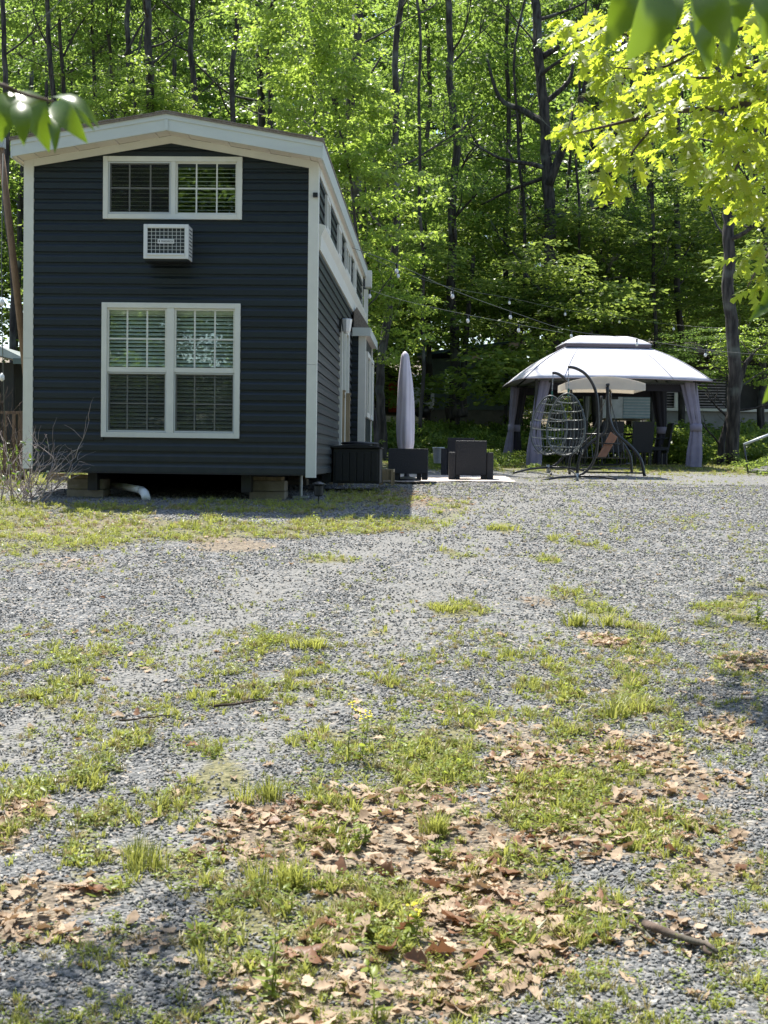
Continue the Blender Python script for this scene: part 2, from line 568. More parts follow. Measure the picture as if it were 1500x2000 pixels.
def frames(D, U):
    """orthonormal frames: x = side, y = along leaf D, z = normal near U"""
    D = D / np.linalg.norm(D, axis=1, keepdims=True)
    S = np.cross(D, U); S /= np.maximum(np.linalg.norm(S, axis=1, keepdims=True), 1e-6)
    N = np.cross(S, D)
    return np.stack([S, D, N], axis=1)          # rows


def place_template(tv, tf, P, FR, size):
    tv = np.asarray(tv, float); tf = np.asarray(tf, int)
    n = len(P)
    V = (tv[None] * size[:, None, None]) @ FR + P[:, None, :]
    F = tf[None] + (np.arange(n) * len(tv))[:, None, None]
    return V.reshape(-1, 3), F.reshape(-1, 3)


KITE_V = [(0, 0, 0), (0.36, 0.48, -0.09), (0, 1.0, -0.04), (-0.36, 0.48, -0.09)]
KITE_F = [(0, 1, 2), (0, 2, 3)]


def lobed(outline, fold=0.10, droop=0.12):
    """closed outline of right half (x,y) from base to tip -> symmetric fan mesh with midrib"""
    ys = [p[1] for p in outline]
    mids = [(0, y) for y in ys]
    v = []; f = []
    n = len(outline)
    for (x, y) in outline: v.append((x, y, -fold * x - droop * y * y))
    for (x, y) in mids: v.append((0, y, -droop * y * y))
    for (x, y) in outline: v.append((-x, y, -fold * x - droop * y * y))
    for i in range(n - 1):
        a, b, c, d = i, i + 1, n + i + 1, n + i
        f += [(d, a, b), (d, b, c)]
        a, b = 2 * n + i, 2 * n + i + 1
        f += [(d, b, a), (d, c, b)]
    return v, f


OAK = lobed([(0.012, 0), (0.02, 0.14), (0.15, 0.26), (0.06, 0.34), (0.28, 0.50), (0.09, 0.54), (0.30, 0.74), (0.09, 0.74), (0.14, 0.92), (0.0, 1.0)], 0.25, 0.12)
ELLI = lobed([(0.01, 0), (0.02, 0.10), (0.16, 0.24), (0.24, 0.42), (0.23, 0.60), (0.14, 0.80), (0.0, 1.0)], 0.35, 0.25)
MAPLE_V = [(0, 0, 0), (0.30, 0.10, -0.03), (0.22, 0.30, 0), (0.50, 0.52, -0.06), (0.20, 0.58, 0), (0, 1.0, -0.06), (-0.20, 0.58, 0), (-0.50, 0.52, -0.06), (-0.22, 0.30, 0), (-0.30, 0.10, -0.03), (0, 0.42, 0.03)]
MAPLE_F = [(10, i, (i + 1)) for i in range(0, 9)] + [(10, 9, 0)]


def crown_mesh(name, rx, rz, n_clump, n_leaf, leaf, tmpl, m, seed, flat=0.30, clump_r=(0.45, 0.95), hollow=0.45, open_bottom=0.0):
    """leaf clumps spread through an ellipsoid, layered like real sprays of foliage; origin at the centre"""
    g = np.random.default_rng(seed)
    th = g.uniform(0, 2 * np.pi, n_clump); u = g.uniform(-1 + open_bottom, 1, n_clump)
    rr = g.uniform(hollow, 1.0, n_clump) ** 0.6
    wob = 0.72 + 0.56 * vnoise(th * 1.3 + seed, u * 2.2 + seed * 3, seed)
    s = np.sqrt(1 - u * u)
    Cc = np.stack([np.cos(th) * s * rx, np.sin(th) * s * rx, u * rz], 1) * (rr * wob)[:, None]
    cr = g.uniform(*clump_r, n_clump)
    cnt = np.maximum(4, (cr ** 2 / np.mean(cr ** 2) * n_leaf / n_clump)).astype(int)
    idx = np.repeat(np.arange(n_clump), cnt)
    n = len(idx)
    q = g.normal(0, 0.41, (n, 3)); q[:, 2] *= flat
    out = Cc[:, :2] / np.maximum(np.linalg.norm(Cc[:, :2], axis=1, keepdims=True), 0.1)
    P = Cc[idx] + q * cr[idx][:, None]
    P[:, 2] -= 0.22 * (q[:, 0] ** 2 + q[:, 1] ** 2) * cr[idx]
    D = np.stack([q[:, 0] + out[idx, 0] * 0.5, q[:, 1] + out[idx, 1] * 0.5, g.uniform(-0.9, 0.1, n)], 1) + g.normal(0, 0.35, (n, 3))
    U = np.stack([np.zeros(n), np.zeros(n), np.ones(n)], 1) + g.normal(0, 0.45, (n, 3))
    sz = leaf * g.uniform(0.7, 1.25, n)
    V, F = place_template(tmpl[0], tmpl[1], P, frames(D, U), sz)
    me = np_mesh(name, V, F, m)
    # twigs: from the axis to a share of the clumps, as thin 3-sided spikes joined into the crown
    return me, Cc


# ------------------------------------------------------------------ geometry-nodes scatter (only for 'stuff')
def scatter(name, P, rot, scl, idx, sources, kind='stuff', label=None, cat=None, parent=None):
    col = bpy.data.collections.new(name + ' sources')
    for i, me in enumerate(sources):
        o = bpy.data.objects.new('%s source %03d' % (name, i), me)
        col.objects.link(o)
    me = bpy.data.meshes.new(name)
    n = len(P)
    me.vertices.add(n)
    me.vertices.foreach_set('co', np.asarray(P, np.float32).ravel())
    a = me.attributes.new('rot', 'FLOAT_VECTOR', 'POINT'); a.data.foreach_set('vector', np.asarray(rot, np.float32).ravel())
    a = me.attributes.new('scl', 'FLOAT_VECTOR', 'POINT')
    scl = np.asarray(scl, np.float32)
    if scl.ndim == 1:
        scl = np.repeat(scl[:, None], 3, axis=1)
    a.data.foreach_set('vector', scl.ravel())
    a = me.attributes.new('idx', 'INT', 'POINT'); a.data.foreach_set('value', np.asarray(idx, np.int32))
    ob = bpy.data.objects.new(name, me)
    C.objects.link(ob)
    ob.parent = parent
    ng = bpy.data.node_groups.new(name, 'GeometryNodeTree')
    ng.interface.new_socket('Geometry', in_out='INPUT', socket_type='NodeSocketGeometry')
    ng.interface.new_socket('Geometry', in_out='OUTPUT', socket_type='NodeSocketGeometry')
    gi = ng.nodes.new('NodeGroupInput'); go = ng.nodes.new('NodeGroupOutput')
    ci = ng.nodes.new('GeometryNodeCollectionInfo')
    ci.inputs['Collection'].default_value = col
    ci.inputs['Separate Children'].default_value = True
    ci.inputs['Reset Children'].default_value = True
    ip = ng.nodes.new('GeometryNodeInstanceOnPoints')
    ip.inputs['Pick Instance'].default_value = True
    L = ng.links.new
    L(gi.outputs[0], ip.inputs['Points']); L(ci.outputs[0], ip.inputs['Instance'])
    for nm, ty, sock in (('rot', 'FLOAT_VECTOR', 'Rotation'), ('scl', 'FLOAT_VECTOR', 'Scale'), ('idx', 'INT', 'Instance Index')):
        na = ng.nodes.new('GeometryNodeInputNamedAttribute'); na.data_type = ty
        na.inputs['Name'].default_value = nm
        L(na.outputs['Attribute'], ip.inputs[sock])
    L(ip.outputs[0], go.inputs[0])
    md = ob.modifiers.new('scatter', 'NODES'); md.node_group = ng
    tag(ob, label, cat, None, kind)
    return ob


# ------------------------------------------------------------------ ground cover map (ellipses laid out over the ground)
def ellipses(lst):
    out = []
    for e in lst:
        cx, cy, rx, ry = e[:4]; w = e[4] if len(e) > 4 else 1.0
        c = gp(cx, cy); r = gp(cx + rx, cy)
        t = gp(cx, cy - ry); b = gp(cx, cy + ry)
        out.append((c.x, (t.y + b.y) / 2, abs(r.x - c.x), max(0.1, abs(t.y - b.y) / 2), w))
    return out


GRASS_E = ellipses([
    (120, 1045, 230, 38, 1.0), (420, 1032, 260, 20, 1.0), (720, 1028, 190, 18, .9), (880, 1003, 60, 26, .6), (60, 1108, 90, 16, .5),
    (1000, 1030, 26, 12), (640, 1098, 75, 16, .7), (895, 1077, 28, 9, .9), (1110, 1053, 18, 8), (1060, 1096, 45, 11, .8), (1190, 1068, 30, 14, .6),
    (868, 1188, 50, 24), (785, 1243, 30, 18, .8), (590, 1252, 18, 16), (1160, 1205, 55, 42), (1110, 1160, 60, 20, .6), (1215, 1272, 60, 30, .6), (470, 1225, 25, 10, .6),
    (1228, 1365, 58, 50), (1480, 1198, 55, 40), (1370, 1226, 45, 18, .8), (1480, 1150, 40, 20, .7), (710, 1333, 42, 16, .9), (100, 1372, 90, 36, .6), (60, 1300, 110, 40, .45), (270, 1290, 60, 25, .45),
    (850, 1470, 120, 60, .9), (690, 1440, 60, 60, .7), (490, 1560, 60, 70, .9), (660, 1600, 70, 80, .8), (300, 1675, 60, 60, .8), (260, 1755, 50, 50, .8),
    (560, 1800, 150, 100, .8), (430, 1720, 90, 60, .6), (1300, 1525, 45, 14), (1160, 1570, 130, 60, .6), (1050, 1700, 170, 80, .6), (930, 1620, 100, 60, .55), (950, 1880, 110, 60, .7), (1340, 1650, 120, 60, .5),
    (1250, 1850, 120, 90, .55), (480, 1900, 140, 70, .6), (1250, 1440, 220, 60, .45), (1000, 1340, 120, 60, .4), (520, 1340, 120, 60, .4), (270, 1480, 100, 40, .5), (1100, 1040, 300, 60, .18), (90, 1640, 120, 90, .45), (200, 1570, 160, 60, .4),
    (1400, 915, 150, 10, .8), (1250, 920, 80, 8, .5), (1450, 1050, 120, 60, .3), (700, 975, 90, 20, .8), (500, 992, 170, 12, .8), (230, 1000, 120, 16, .9), (850, 1400, 200, 40, .4), (1450, 1700, 100, 200, .35),
    (-250, 1020, 400, 50, 1.0), (350, 1400, 220, 40, .35), (170, 1230, 250, 20, .25)])
LITTER_E = ellipses([
    (50, 1600, 90, 50, 1), (30, 1790, 130, 70, .9), (230, 1850, 160, 40, .6), (760, 1640, 300, 120, 1), (880, 1830, 330, 150, 1), (700, 1960, 330, 90, 1), (480, 1930, 150, 60, .7), (1150, 1600, 220, 100, .8),
    (1250, 1500, 170, 50, .8), (1450, 1430, 70, 50, .9), (1200, 1262, 75, 20, .9), (1260, 1310, 60, 14, .7), (1040, 1170, 60, 16, .6), (430, 1062, 110, 18, 1), (1300, 1830, 240, 90, .5), (1420, 1710, 110, 50, .9),
    (1480, 1300, 60, 30, .7), (1000, 1480, 130, 60, .6), (150, 1030, 140, 22, .6), (130, 1110, 130, 16, .5), (780, 975, 80, 22, .9), (860, 990, 60, 20, .5), (1180, 1400, 120, 30, .3), (1400, 1600, 120, 60, .4)])


def cover(E, x, y, edge_seed, rough=1.1, wr=0.45):
    x = np.asarray(x, float); y = np.asarray(y, float)
    wx = x + (fbm(x * rough, y * rough, edge_seed, 3) - 0.5) * wr * 2
    wy = y + (fbm(x * rough + 40, y * rough, edge_seed + 3, 3) - 0.5) * wr * 2
    m = np.zeros_like(x)
    for (cx, cy, rx, ry, w) in E:
        d = ((wx - cx) / rx) ** 2 + ((wy - cy) / ry) ** 2
        m = np.maximum(m, w * np.clip(1.35 - d, 0, 1))
    return m


def grass_mask(x, y):
    m = cover(GRASS_E, x, y, 21)
    far = np.clip((np.asarray(y) - 27.5 - 0.15 * np.abs(np.asarray(x) - 5)) / 3, 0, 1)
    side = np.clip((-np.asarray(x) - 4.2 - 0.0 * np.asarray(y)) / 1.5, 0, 1) * (np.asarray(y) > 10)
    return np.maximum(m, np.maximum(far, side))


def litter_mask(x, y):
    m = cover(LITTER_E, x, y, 55)
    far = np.clip((np.asarray(y) - 33) / 4, 0, 1) * 0.8
    return np.maximum(m, far)


TRACKS = [[(-150, 1560), (60, 1440), (250, 1330), (420, 1200), (600, 1118), (800, 1050), (960, 985), (1050, 950)],
          [(300, 1700), (480, 1480), (640, 1340), (760, 1240), (870, 1130), (960, 1040), (1060, 980), (1130, 950)],
          [(1010, 1900), (1010, 1500), (1000, 1250), (1060, 1120), (1120, 1020), (1180, 960)]]
TRACKS = [[gp(*q) for q in t] for t in TRACKS]


def track_mask(x, y):
    x = np.asarray(x, float); y = np.asarray(y, float)
    wx = x + (fbm(x * .8, y * .8, 91, 3) - .5) * .5
    m = np.zeros_like(x)
    for t, w in zip(TRACKS, (1.0, .85, .45)):
        best = np.full_like(x, 99.0)
        for a, b in zip(t[:-1], t[1:]):
            dx, dy = b.x - a.x, b.y - a.y
            k = np.clip(((wx - a.x) * dx + (y - a.y) * dy) / (dx * dx + dy * dy), 0, 1)
            best = np.minimum(best, np.hypot(wx - a.x - k * dx, y - a.y - k * dy))
        m = np.maximum(m, w * np.clip(1.25 - best / .34, 0, 1))
    return m * np.clip(.35 + 1.3 * fbm(x * 2.2, y * 2.2, 17, 3), 0, 1)


# ------------------------------------------------------------------ ground sheet
def axis(parts):
    out = []
    for a, b, st in parts:
        n = max(1, int(round((b - a) / st)))
        out += list(a + (b - a) * np.arange(n) / n)
    return np.array(out + [parts[-1][1]])


gx = axis([(-130, -40, 6), (-40, -14, 1.5), (-14, -6, .4), (-6, -3, .15), (-3, 3, .06), (3, 6, .12), (6, 14, .35), (14, 40, 1.5), (40, 130, 6)])
gy = axis([(-60, -10, 4), (-10, 2, .8), (2, 3.4, .2), (3.4, 9, .055), (9, 14, .09), (14, 20, .14), (20, 32, .25), (32, 50, .8), (50, 100, 3), (100, 260, 10)])
X, Y = np.meshgrid(gx, gy)
Z = GZ(X, Y) + (fbm(X * 7, Y * 7, 77, 2) - 0.5) * 0.016 * (np.abs(X) < 14) * (Y < 32)
nv = X.size
V = np.stack([X.ravel(), Y.ravel(), Z.ravel()], 1)
nx, ny = len(gx), len(gy)
I = (np.arange(ny - 1)[:, None] * nx + np.arange(nx - 1)[None]).ravel()
F = np.concatenate([np.stack([I, I + 1, I + nx + 1], 1), np.stack([I, I + nx + 1, I + nx], 1)])


def ground_mat():
    m = bpy.data.materials.new('ground'); m.use_nodes = True
    nt = m.node_tree; bs = nt.nodes['Principled BSDF']; bs.inputs['Roughness'].default_value = 0.95
    N, L = nt.nodes.new, nt.links.new
    tc = N('ShaderNodeTexCoord')
    vo = N('ShaderNodeTexVoronoi'); vo.inputs['Scale'].default_value = 48; L(tc.outputs['Object'], vo.inputs['Vector'])
    v2 = N('ShaderNodeTexVoronoi'); v2.inputs['Scale'].default_value = 26; L(tc.outputs['Object'], v2.inputs['Vector'])
    sp = N('ShaderNodeSeparateColor'); L(vo.outputs['Color'], sp.inputs[0])
    cr = N('ShaderNodeValToRGB')
    for p, c in [(0.3, (0.112, 0.115, 0.115)), (0.6, (0.180, 0.182, 0.177)), (0.85, (0.25, 0.247, 0.232)), (0.93, (0.30, 0.24, 0.18))]:
        e = cr.color_ramp.elements.new(p); e.color = (*c, 1)
    cr.color_ramp.elements[0].color = (0.095, 0.10, 0.10, 1)
    cr.color_ramp.elements[-1].color = (0.40, 0.39, 0.35, 1)
    L(sp.outputs[0], cr.inputs[0])
    n = N('ShaderNodeTexNoise'); n.inputs['Scale'].default_value = 0.9; n.inputs['Detail'].default_value = 6; L(tc.outputs['Object'], n.inputs[0])
    dust = N('ShaderNodeMix'); dust.data_type = 'RGBA'; dust.inputs[7].default_value = (0.200, 0.195, 0.176, 1)
    mr = N('ShaderNodeMapRange'); mr.inputs[1].default_value = 0.45; mr.inputs[2].default_value = 0.75; mr.inputs[4].default_value = 0.55
    L(n.outputs[0], mr.inputs[0])
    at_ = N('ShaderNodeAttribute'); at_.attribute_name = 'track'
    tm_ = N('ShaderNodeMath'); tm_.operation = 'MULTIPLY'; tm_.inputs[1].default_value = .8
    L(at_.outputs['Fac'], tm_.inputs[0])
    mx_ = N('ShaderNodeMath'); mx_.operation = 'MAXIMUM'; L(mr.outputs[0], mx_.inputs[0]); L(tm_.outputs[0], mx_.inputs[1])
    L(mx_.outputs[0], dust.inputs[0])
    L(cr.outputs[0], dust.inputs[6])
    # soil / thatch
    n2 = N('ShaderNodeTexNoise'); n2.inputs['Scale'].default_value = 22; n2.inputs['Detail'].default_value = 8; n2.inputs['Roughness'].default_value = 0.75
    L(tc.outputs['Object'], n2.inputs[0])
    gr = N('ShaderNodeValToRGB')
    gr.color_ramp.elements[0].position = 0.35; gr.color_ramp.elements[0].color = (0.07, 0.075, 0.03, 1)
    gr.color_ramp.elements[1].position = 0.7; gr.color_ramp.elements[1].color = (0.27, 0.24, 0.12, 1)
    L(n2.outputs[0], gr.inputs[0])
    lr = N('ShaderNodeValToRGB')
    lr.color_ramp.elements[0].position = 0.35; lr.color_ramp.elements[0].color = (0.075, 0.058, 0.040, 1)
    lr.color_ramp.elements[1].position = 0.68; lr.color_ramp.elements[1].color = (0.33, 0.27, 0.19, 1)
    L(n2.outputs[0], lr.inputs[0])
    ag = N('ShaderNodeAttribute'); ag.attribute_name = 'grass'
    al = N('ShaderNodeAttribute'); al.attribute_name = 'litter'

    def thr(a, lo, hi, amp):
        ad = N('ShaderNodeMath'); ad.operation = 'MULTIPLY_ADD'; ad.inputs[1].default_value = amp
        L(n2.outputs[0], ad.inputs[0]); L(a, ad.inputs[2])
        r = N('ShaderNodeMapRange'); r.inputs[1].default_value = lo; r.inputs[2].default_value = hi
        L(ad.outputs[0], r.inputs[0]); return r.outputs[0]
    mg = N('ShaderNodeMix'); mg.data_type = 'RGBA'
    L(thr(ag.outputs['Fac'], 0.75, 1.15, 0.8), mg.inputs[0]); L(dust.outputs[2], mg.inputs[6]); L(gr.outputs[0], mg.inputs[7])
    ml = N('ShaderNodeMix'); ml.data_type = 'RGBA'
    L(thr(al.outputs['Fac'], 0.7, 1.1, 0.8), ml.inputs[0]); L(mg.outputs[2], ml.inputs[6]); L(lr.outputs[0], ml.inputs[7])
    L(ml.outputs[2], bs.inputs['Base Color'])
    hb = N('ShaderNodeMath'); hb.operation = 'ADD'; L(vo.outputs['Distance'], hb.inputs[0]); L(v2.outputs['Distance'], hb.inputs[1])
    bp = N('ShaderNodeBump'); bp.inputs['Strength'].default_value = 0.9; bp.inputs['Distance'].default_value = 0.02; bp.invert = True
    L(hb.outputs[0], bp.inputs['Height']); L(bp.outputs[0], bs.inputs['Normal'])
    MATS['ground'] = m


ground_mat()
gme = np_mesh('ground', V, F, 'ground')
gm_ = grass_mask(X.ravel(), Y.ravel()); lm_ = litter_mask(X.ravel(), Y.ravel())
for nm, arr in (('grass', gm_), ('litter', lm_), ('track', track_mask(X.ravel(), Y.ravel()))):
    a = gme.attributes.new(nm, 'FLOAT', 'POINT'); a.data.foreach_set('value', arr.astype(np.float32))
gme.polygons.foreach_set('use_smooth', [True] * len(gme.polygons))
ground = link('ground', gme)
tag(ground, kind='structure')

# ------------------------------------------------------------------ THE HOUSE
HY = 17.6
corner = at(616, 600, HY)
AX = R(2.0)
hd = Vector((math.sin(AX), math.cos(AX), 0))           # towards the back of the house
hr = Vector((math.cos(AX), -math.sin(AX), 0))          # towards its right
house = thing('tiny_house', 'long dark blue tiny house with white corner trim and low gabled roof', 'house', (corner.x, corner.y, 1.0), -AX)


def hf(px, py, off=0.0):
    """photo pixel -> (u, w) on the house's front plane (moved out by off): u right of the corner, w above 1.0"""
    r = ray(px, py)
    o = Vector((corner.x, corner.y, 0)) - hd * off
    t = (o - Vector((EYE.x, EYE.y, 0))).dot(hd) / Vector((r.x, r.y, 0)).dot(hd)
    p = EYE + r * t
    return (p - o).dot(hr), p.z - 1.0


uL, _ = hf(51, 600)
W = -uL                                               # house width
zb = hf(330, 922)[1]                                  # bottom of siding
ztL = hf(60, 305)[1]; zpk = hf(335, 262)[1]
print('house width', W, 'bottom', zb, 'eave', ztL, 'peak', zpk)
LEN = 10.6
UM = -W / 2
EAVE = hf(614, 318)[1]                                # under side of the soffit at the right corner
PEAK = hf(337, 267)[1]
SL = (PEAK - EAVE) / (W / 2)


def roof_z(u):
    return EAVE + SL * (W / 2 - abs(u - UM))


# body shell (dark, inside of the siding)
body = MB()
IN = 0.03
poly = [(-W + IN, zb), (-IN, zb), (-IN, EAVE - .02), (UM, PEAK - .02), (-W + IN, EAVE - .02)]


# siding boards
def lap(w0, w1, z0, h, side):
    """one dutch-lap course; side 'f' front (runs along u), 'r' right wall (runs along v)"""
    prof = [(0.0, 0.002), (0.0, 0.026), (h * 0.50, 0.0235), (h * 0.74, 0.0050), (h + 0.004, 0.003), (h + 0.004, 0.0)]
    m = MB()
    if side == 'f':
        m.prism([(-o, z + z0) for z, o in prof], w0, w1, 'x')
    else:
        n = len(prof)
        for v in (w0, w1):
            m.v += [(o, v, z + z0) for z, o in prof]
        m.f.append(tuple(range(n))); m.f.append(tuple(range(2 * n - 1, n - 1, -1)))
        for i in range(n):
            j = (i + 1) % n
            m.f.append((i, n + i, n + j, j))
    return m


fw = MB().prism([(a, b) for a, b in poly], IN, IN + 0.05, 'y')
# openings for the windows are made by building the wall around them
TW = [hf(203, 306), hf(473, 430)]
BW = [hf(200, 591), hf(468, 857)]
tw = (TW[0][0], TW[1][0], TW[1][1], TW[0][1])          # u0,u1,z0,z1
bw = (BW[0][0], BW[1][0], BW[1][1], BW[0][1])
fw = MB()


def wall_around(m, u0, u1, z0, z1, holes, y0, y1, top=None):
    zs = z0
    for h in sorted(holes, key=lambda q: q[2]):
        m.box(u0, y0, zs, u1, y1, h[2]); m.box(u0, y0, h[2], h[0], y1, h[3]); m.box(h[1], y0, h[2], u1, y1, h[3]); zs = h[3]
    if top is None:
        m.box(u0, y0, zs, u1, y1, z1)
    else:
        m.prism([(u0, zs), (u1, zs), (u1, z1), (UM, top), (u0, z1)], y0, y1, 'y')


wall_around(fw, -W + IN, -IN, zb, EAVE - .02, [(bw[0] + .04, bw[1] - .04, bw[2] + .04, bw[3] - .04), (tw[0] + .04, tw[1] - .04, tw[2] + .04, min(tw[3] - .04, EAVE - .06))], .002, .06, PEAK - .02)
front = fw.build('wall', 'siding', house)
nb = 31
H = (PEAK - zb) / nb * 0.999
H = 0.128
k = 0; z = zb
fronts = {}
while z < PEAK - 0.05:
    h = H
    zt = z + h
    if zt <= EAVE - 0.03:
        half = None
        spans = [(-W + 0.09, -0.09)]
        for h_ in (bw, tw):
            if zt > h_[2] + 0.01 and z < h_[3] - 0.01:
                if z >= h_[2] - 0.02 or True:
                    spans = [(-W + 0.09, h_[0] + 0.02), (h_[1] - 0.02, -0.09)] if (z > h_[2] - h * 0.5 and zt < h_[3] + h * 0.5) else spans
    else:
        hw = max(0.05, (PEAK - 0.06 - z) / SL if SL > 0 else 1)
        hw = min(hw, W / 2 - 0.09)
        spans = [(UM - hw, UM + hw)]
        if z < tw[3] - h * .4:
            spans = [(UM - hw, tw[0] + 0.02), (tw[1] - 0.02, UM + hw)]
    for a, b in spans:
        if b - a > 0.05:
            lap(a, b, z, h, 'f').build('siding_board', 'siding', front)
    z += H

# right wall with boards, clerestory above the ledge
rw = MB()
LEDGE = hf(622, 437)[1]
rw.box(-.06, .10, zb, -.002, LEN, EAVE - .02)
side = rw.build('wall', 'siding', house)
DOOR = (4.25, 6.05)                                    # v range of the door
BUMP = (7.4, 10.2)
z = zb
DOORTOP = zb + 2.32
while z < EAVE - 0.16:
    zt = z + H
    if not (LEDGE - 0.34 < z < LEDGE - 0.02):
        spans = [(.10, LEN - .1)]
        if z < LEDGE:
            if z < DOORTOP:
                spans = [(.10, DOOR[0]), (DOOR[1], BUMP[0])]
            else:
                spans = [(.10, BUMP[0])]
        for a, b in spans:
            lap(a, b, z, H, 'r').build('siding_board', 'siding', side)
    z += H
# other two walls
MB().box(-W + .002, .10, zb, -W + .06, LEN, EAVE - .02).build('wall', 'siding', house)
MB().prism([(a, b) for a, b in poly], LEN - .06, LEN, 'y').build('wall', 'siding', house)
MB().box(-W + .05, .06, zb - .02, -.05, LEN - .05, zb + .06).build('floor_frame', 'steel_dark', house)
for u in (-W + .8, -.85):
    MB().box(u - .06, .15, zb - .24, u + .06, LEN - .1, zb - .021).build('chassis_beam', 'steel_dark', house)
# interior: a dark room floor between storeys so that the windows look into something
MB().box(-W + .07, 1.6, zb + .07, -.07, 1.66, EAVE - .05).build('partition', 'interior', house)

# corner trims (L shape)
TB = hf(606, 933)[1]
for (a, b, nm) in ((-.095, .026, 1), (-W - .026, -W + .095, 0)):
    t = MB()
    zbot = TB if nm else hf(57, 915)[1]
    for (z0, z1) in ((zbot, zbot + (EAVE - zbot) * .36), (zbot + (EAVE - zbot) * .36 + .003, EAVE + .01)):
        t.box(a, -.034, z0, b, -.003, z1)
        if nm:
            t.box(.002, -.003, z0, .026, .10, z1)
        else:
            t.box(-W - .026, -.003, z0, -W - .002, .10, z1)
    t.build('corner_trim', 'white_trim', house)
MB().box(.002, LEN - .1, zb, .03, LEN + .02, EAVE).build('corner_trim', 'white_trim', house)
MB().box(-W + .09, -.03, zb - .022, -.095, -.001, zb - .002).build('starter_trim', 'steel_dark', house)

# roof: fascia follows the gable; overhang
OF, OS = 0.34, 0.14                                   # overhang front, side
FH = .20
FASZ = hf(335, 223, OF)[1]                            # top of the fascia at the peak
FT = FASZ - PEAK
uR = hf(627, 280, OF)[0]; uLf = hf(36, 280, OF)[0]
OS = max(.08, (uR - uLf - W) / 2)
print('overhang side', OS, 'fascia top over soffit', FT)
ue0, ue1 = -W - OS, OS


def chev(lo, hi, y0, y1, m, u0=ue0, u1=ue1):
    """band between two offsets above the soffit line, following the gable"""
    for (a, b) in ((u0, UM), (UM, u1)):
        m.prism([(a, roof_z(a) + lo), (b, roof_z(b) + lo), (b, roof_z(b) + hi), (a, roof_z(a) + hi)], y0, y1, 'y')
    return m


roof = chev(.02, FT + .0, -OF + .03, LEN + .3, MB()).build('roof', 'shingle', house)
chev(FT + .003, FT + .028, -OF - .03, LEN + .33, MB(), ue0 - .03, ue1 + .03).build('shingle_layer', 'shingle', roof)
# ragged shingle edge tabs
for sgn in (0, 1):
    a0, a1 = (ue0 - .03, UM) if sgn == 0 else (UM, ue1 + .03)
    n = 14
    for i in range(n):
        ua = a0 + (a1 - a0) * i / n; ub = a0 + (a1 - a0) * (i + 1) / n - .004
        d = random.uniform(.0, .012); t = random.uniform(.008, .018)
        MB().prism([(ua, roof_z(ua) + FT + .029), (ub, roof_z(ub) + FT + .029), (ub, roof_z(ub) + FT + .029 + t), (ua, roof_z(ua) + FT + .029 + t)], -OF - .034 - d, -OF + .25, 'y').build('shingle', 'shingle', roof)
chev(.0, FT, -OF, -OF + .03, MB()).build('fascia', 'fascia', house, bevel=.004)
chev(FT - .055, FT + .002, -OF - .012, -OF - .001, MB(), ue0 - .01, ue1 + .01).build('drip_edge', 'fascia', house)
MB().box(UM - .02, -OF - .014, PEAK, UM + .02, -OF - .0005, PEAK + FT - .06).build('ridge_cap_trim', 'fascia', house)
# soffit panels between the fascia and the wall
pw = .245
i = 0
u = ue0 + .01
while u < ue1 - .02:
    ub = min(u + pw - .006, ue1 - .01)
    if u < UM < ub: ub = UM - .003
    dz = .004 * (i % 2)
    MB().prism([(u, roof_z(u) + .004 + dz), (ub, roof_z(ub) + .004 + dz), (ub, roof_z(ub) + .016 + dz), (u, roof_z(u) + .016 + dz)], -OF + .031, -.036, 'y').build('soffit_panel', 'soffit', house)
    u = ub + .006; i += 1
# frieze board just under the soffit
FZ = hf(575, 322)[1]
chev(-.085, -.002, -.030, -.0215, MB(), -W + .096, -.096).build('frieze', 'white_trim', house)
chev(-.012, .003, -.046, -.031, MB(), -W + .0, -.0).build('soffit_channel', 'white_trim', house)
# side eave: soffit, gutter-like fascia
for (a, b) in ((.03, ue1), (ue0, -W - .03)):
    MB().box(a, -OF + .03, EAVE - .02, b, LEN + .28, EAVE - .006).build('eave_soffit', 'soffit', house)
for (a, b) in ((ue1, ue1 + .02), (ue0 - .02, ue0)):
    MB().box(a, -OF + .0, EAVE - .03, b, LEN + .3, roof_z(ue1) + FT - .004).build('eave_fascia', 'fascia', house)
MB().box(.021, .10, EAVE - .14, .036, LEN - .1, EAVE - .021).build('frieze', 'white_trim', house)
# ledge band below the clerestory
lg = MB().prism([(.021, LEDGE - .30), (.045, LEDGE - .30), (.055, LEDGE - .12), (.10, LEDGE - .03), (.10, LEDGE), (.021, LEDGE + .02)], .10, LEN, 'y').build('ledge_band', 'white_trim', house)
# clerestory windows along the side
CZ0, CZ1 = LEDGE + .10, EAVE - .20
for v0 in (1.0, 3.3, 5.0, 7.3):
    wdt = .62 if v0 != 5.0 else 1.3
    w = MB()
    n = 1 if wdt < 1 else 2
    w.box(.021, v0, CZ0, .055, v0 + .06, CZ1); w.box(.021, v0 + wdt - .06, CZ0, .055, v0 + wdt, CZ1)
    w.box(.021, v0 + .06, CZ0, .055, v0 + wdt - .06, CZ0 + .05); w.box(.021, v0 + .06, CZ1 - .05, .055, v0 + wdt - .06, CZ1)
    w.box(.021, v0 + wdt / 2 - .025, CZ0 + .05, .05, v0 + wdt / 2 + .025, CZ1 - .05)
    wo_ = w.build('window', 'white_trim', house)
    MB().box(.022, v0 + .06, CZ0 + .05, .032, v0 + wdt / 2 - .025, CZ1 - .05).build('pane', 'glass_dark', wo_)
    MB().box(.022, v0 + wdt / 2 + .025, CZ0 + .05, .032, v0 + wdt - .06, CZ1 - .05).build('pane', 'glass_dark', wo_)
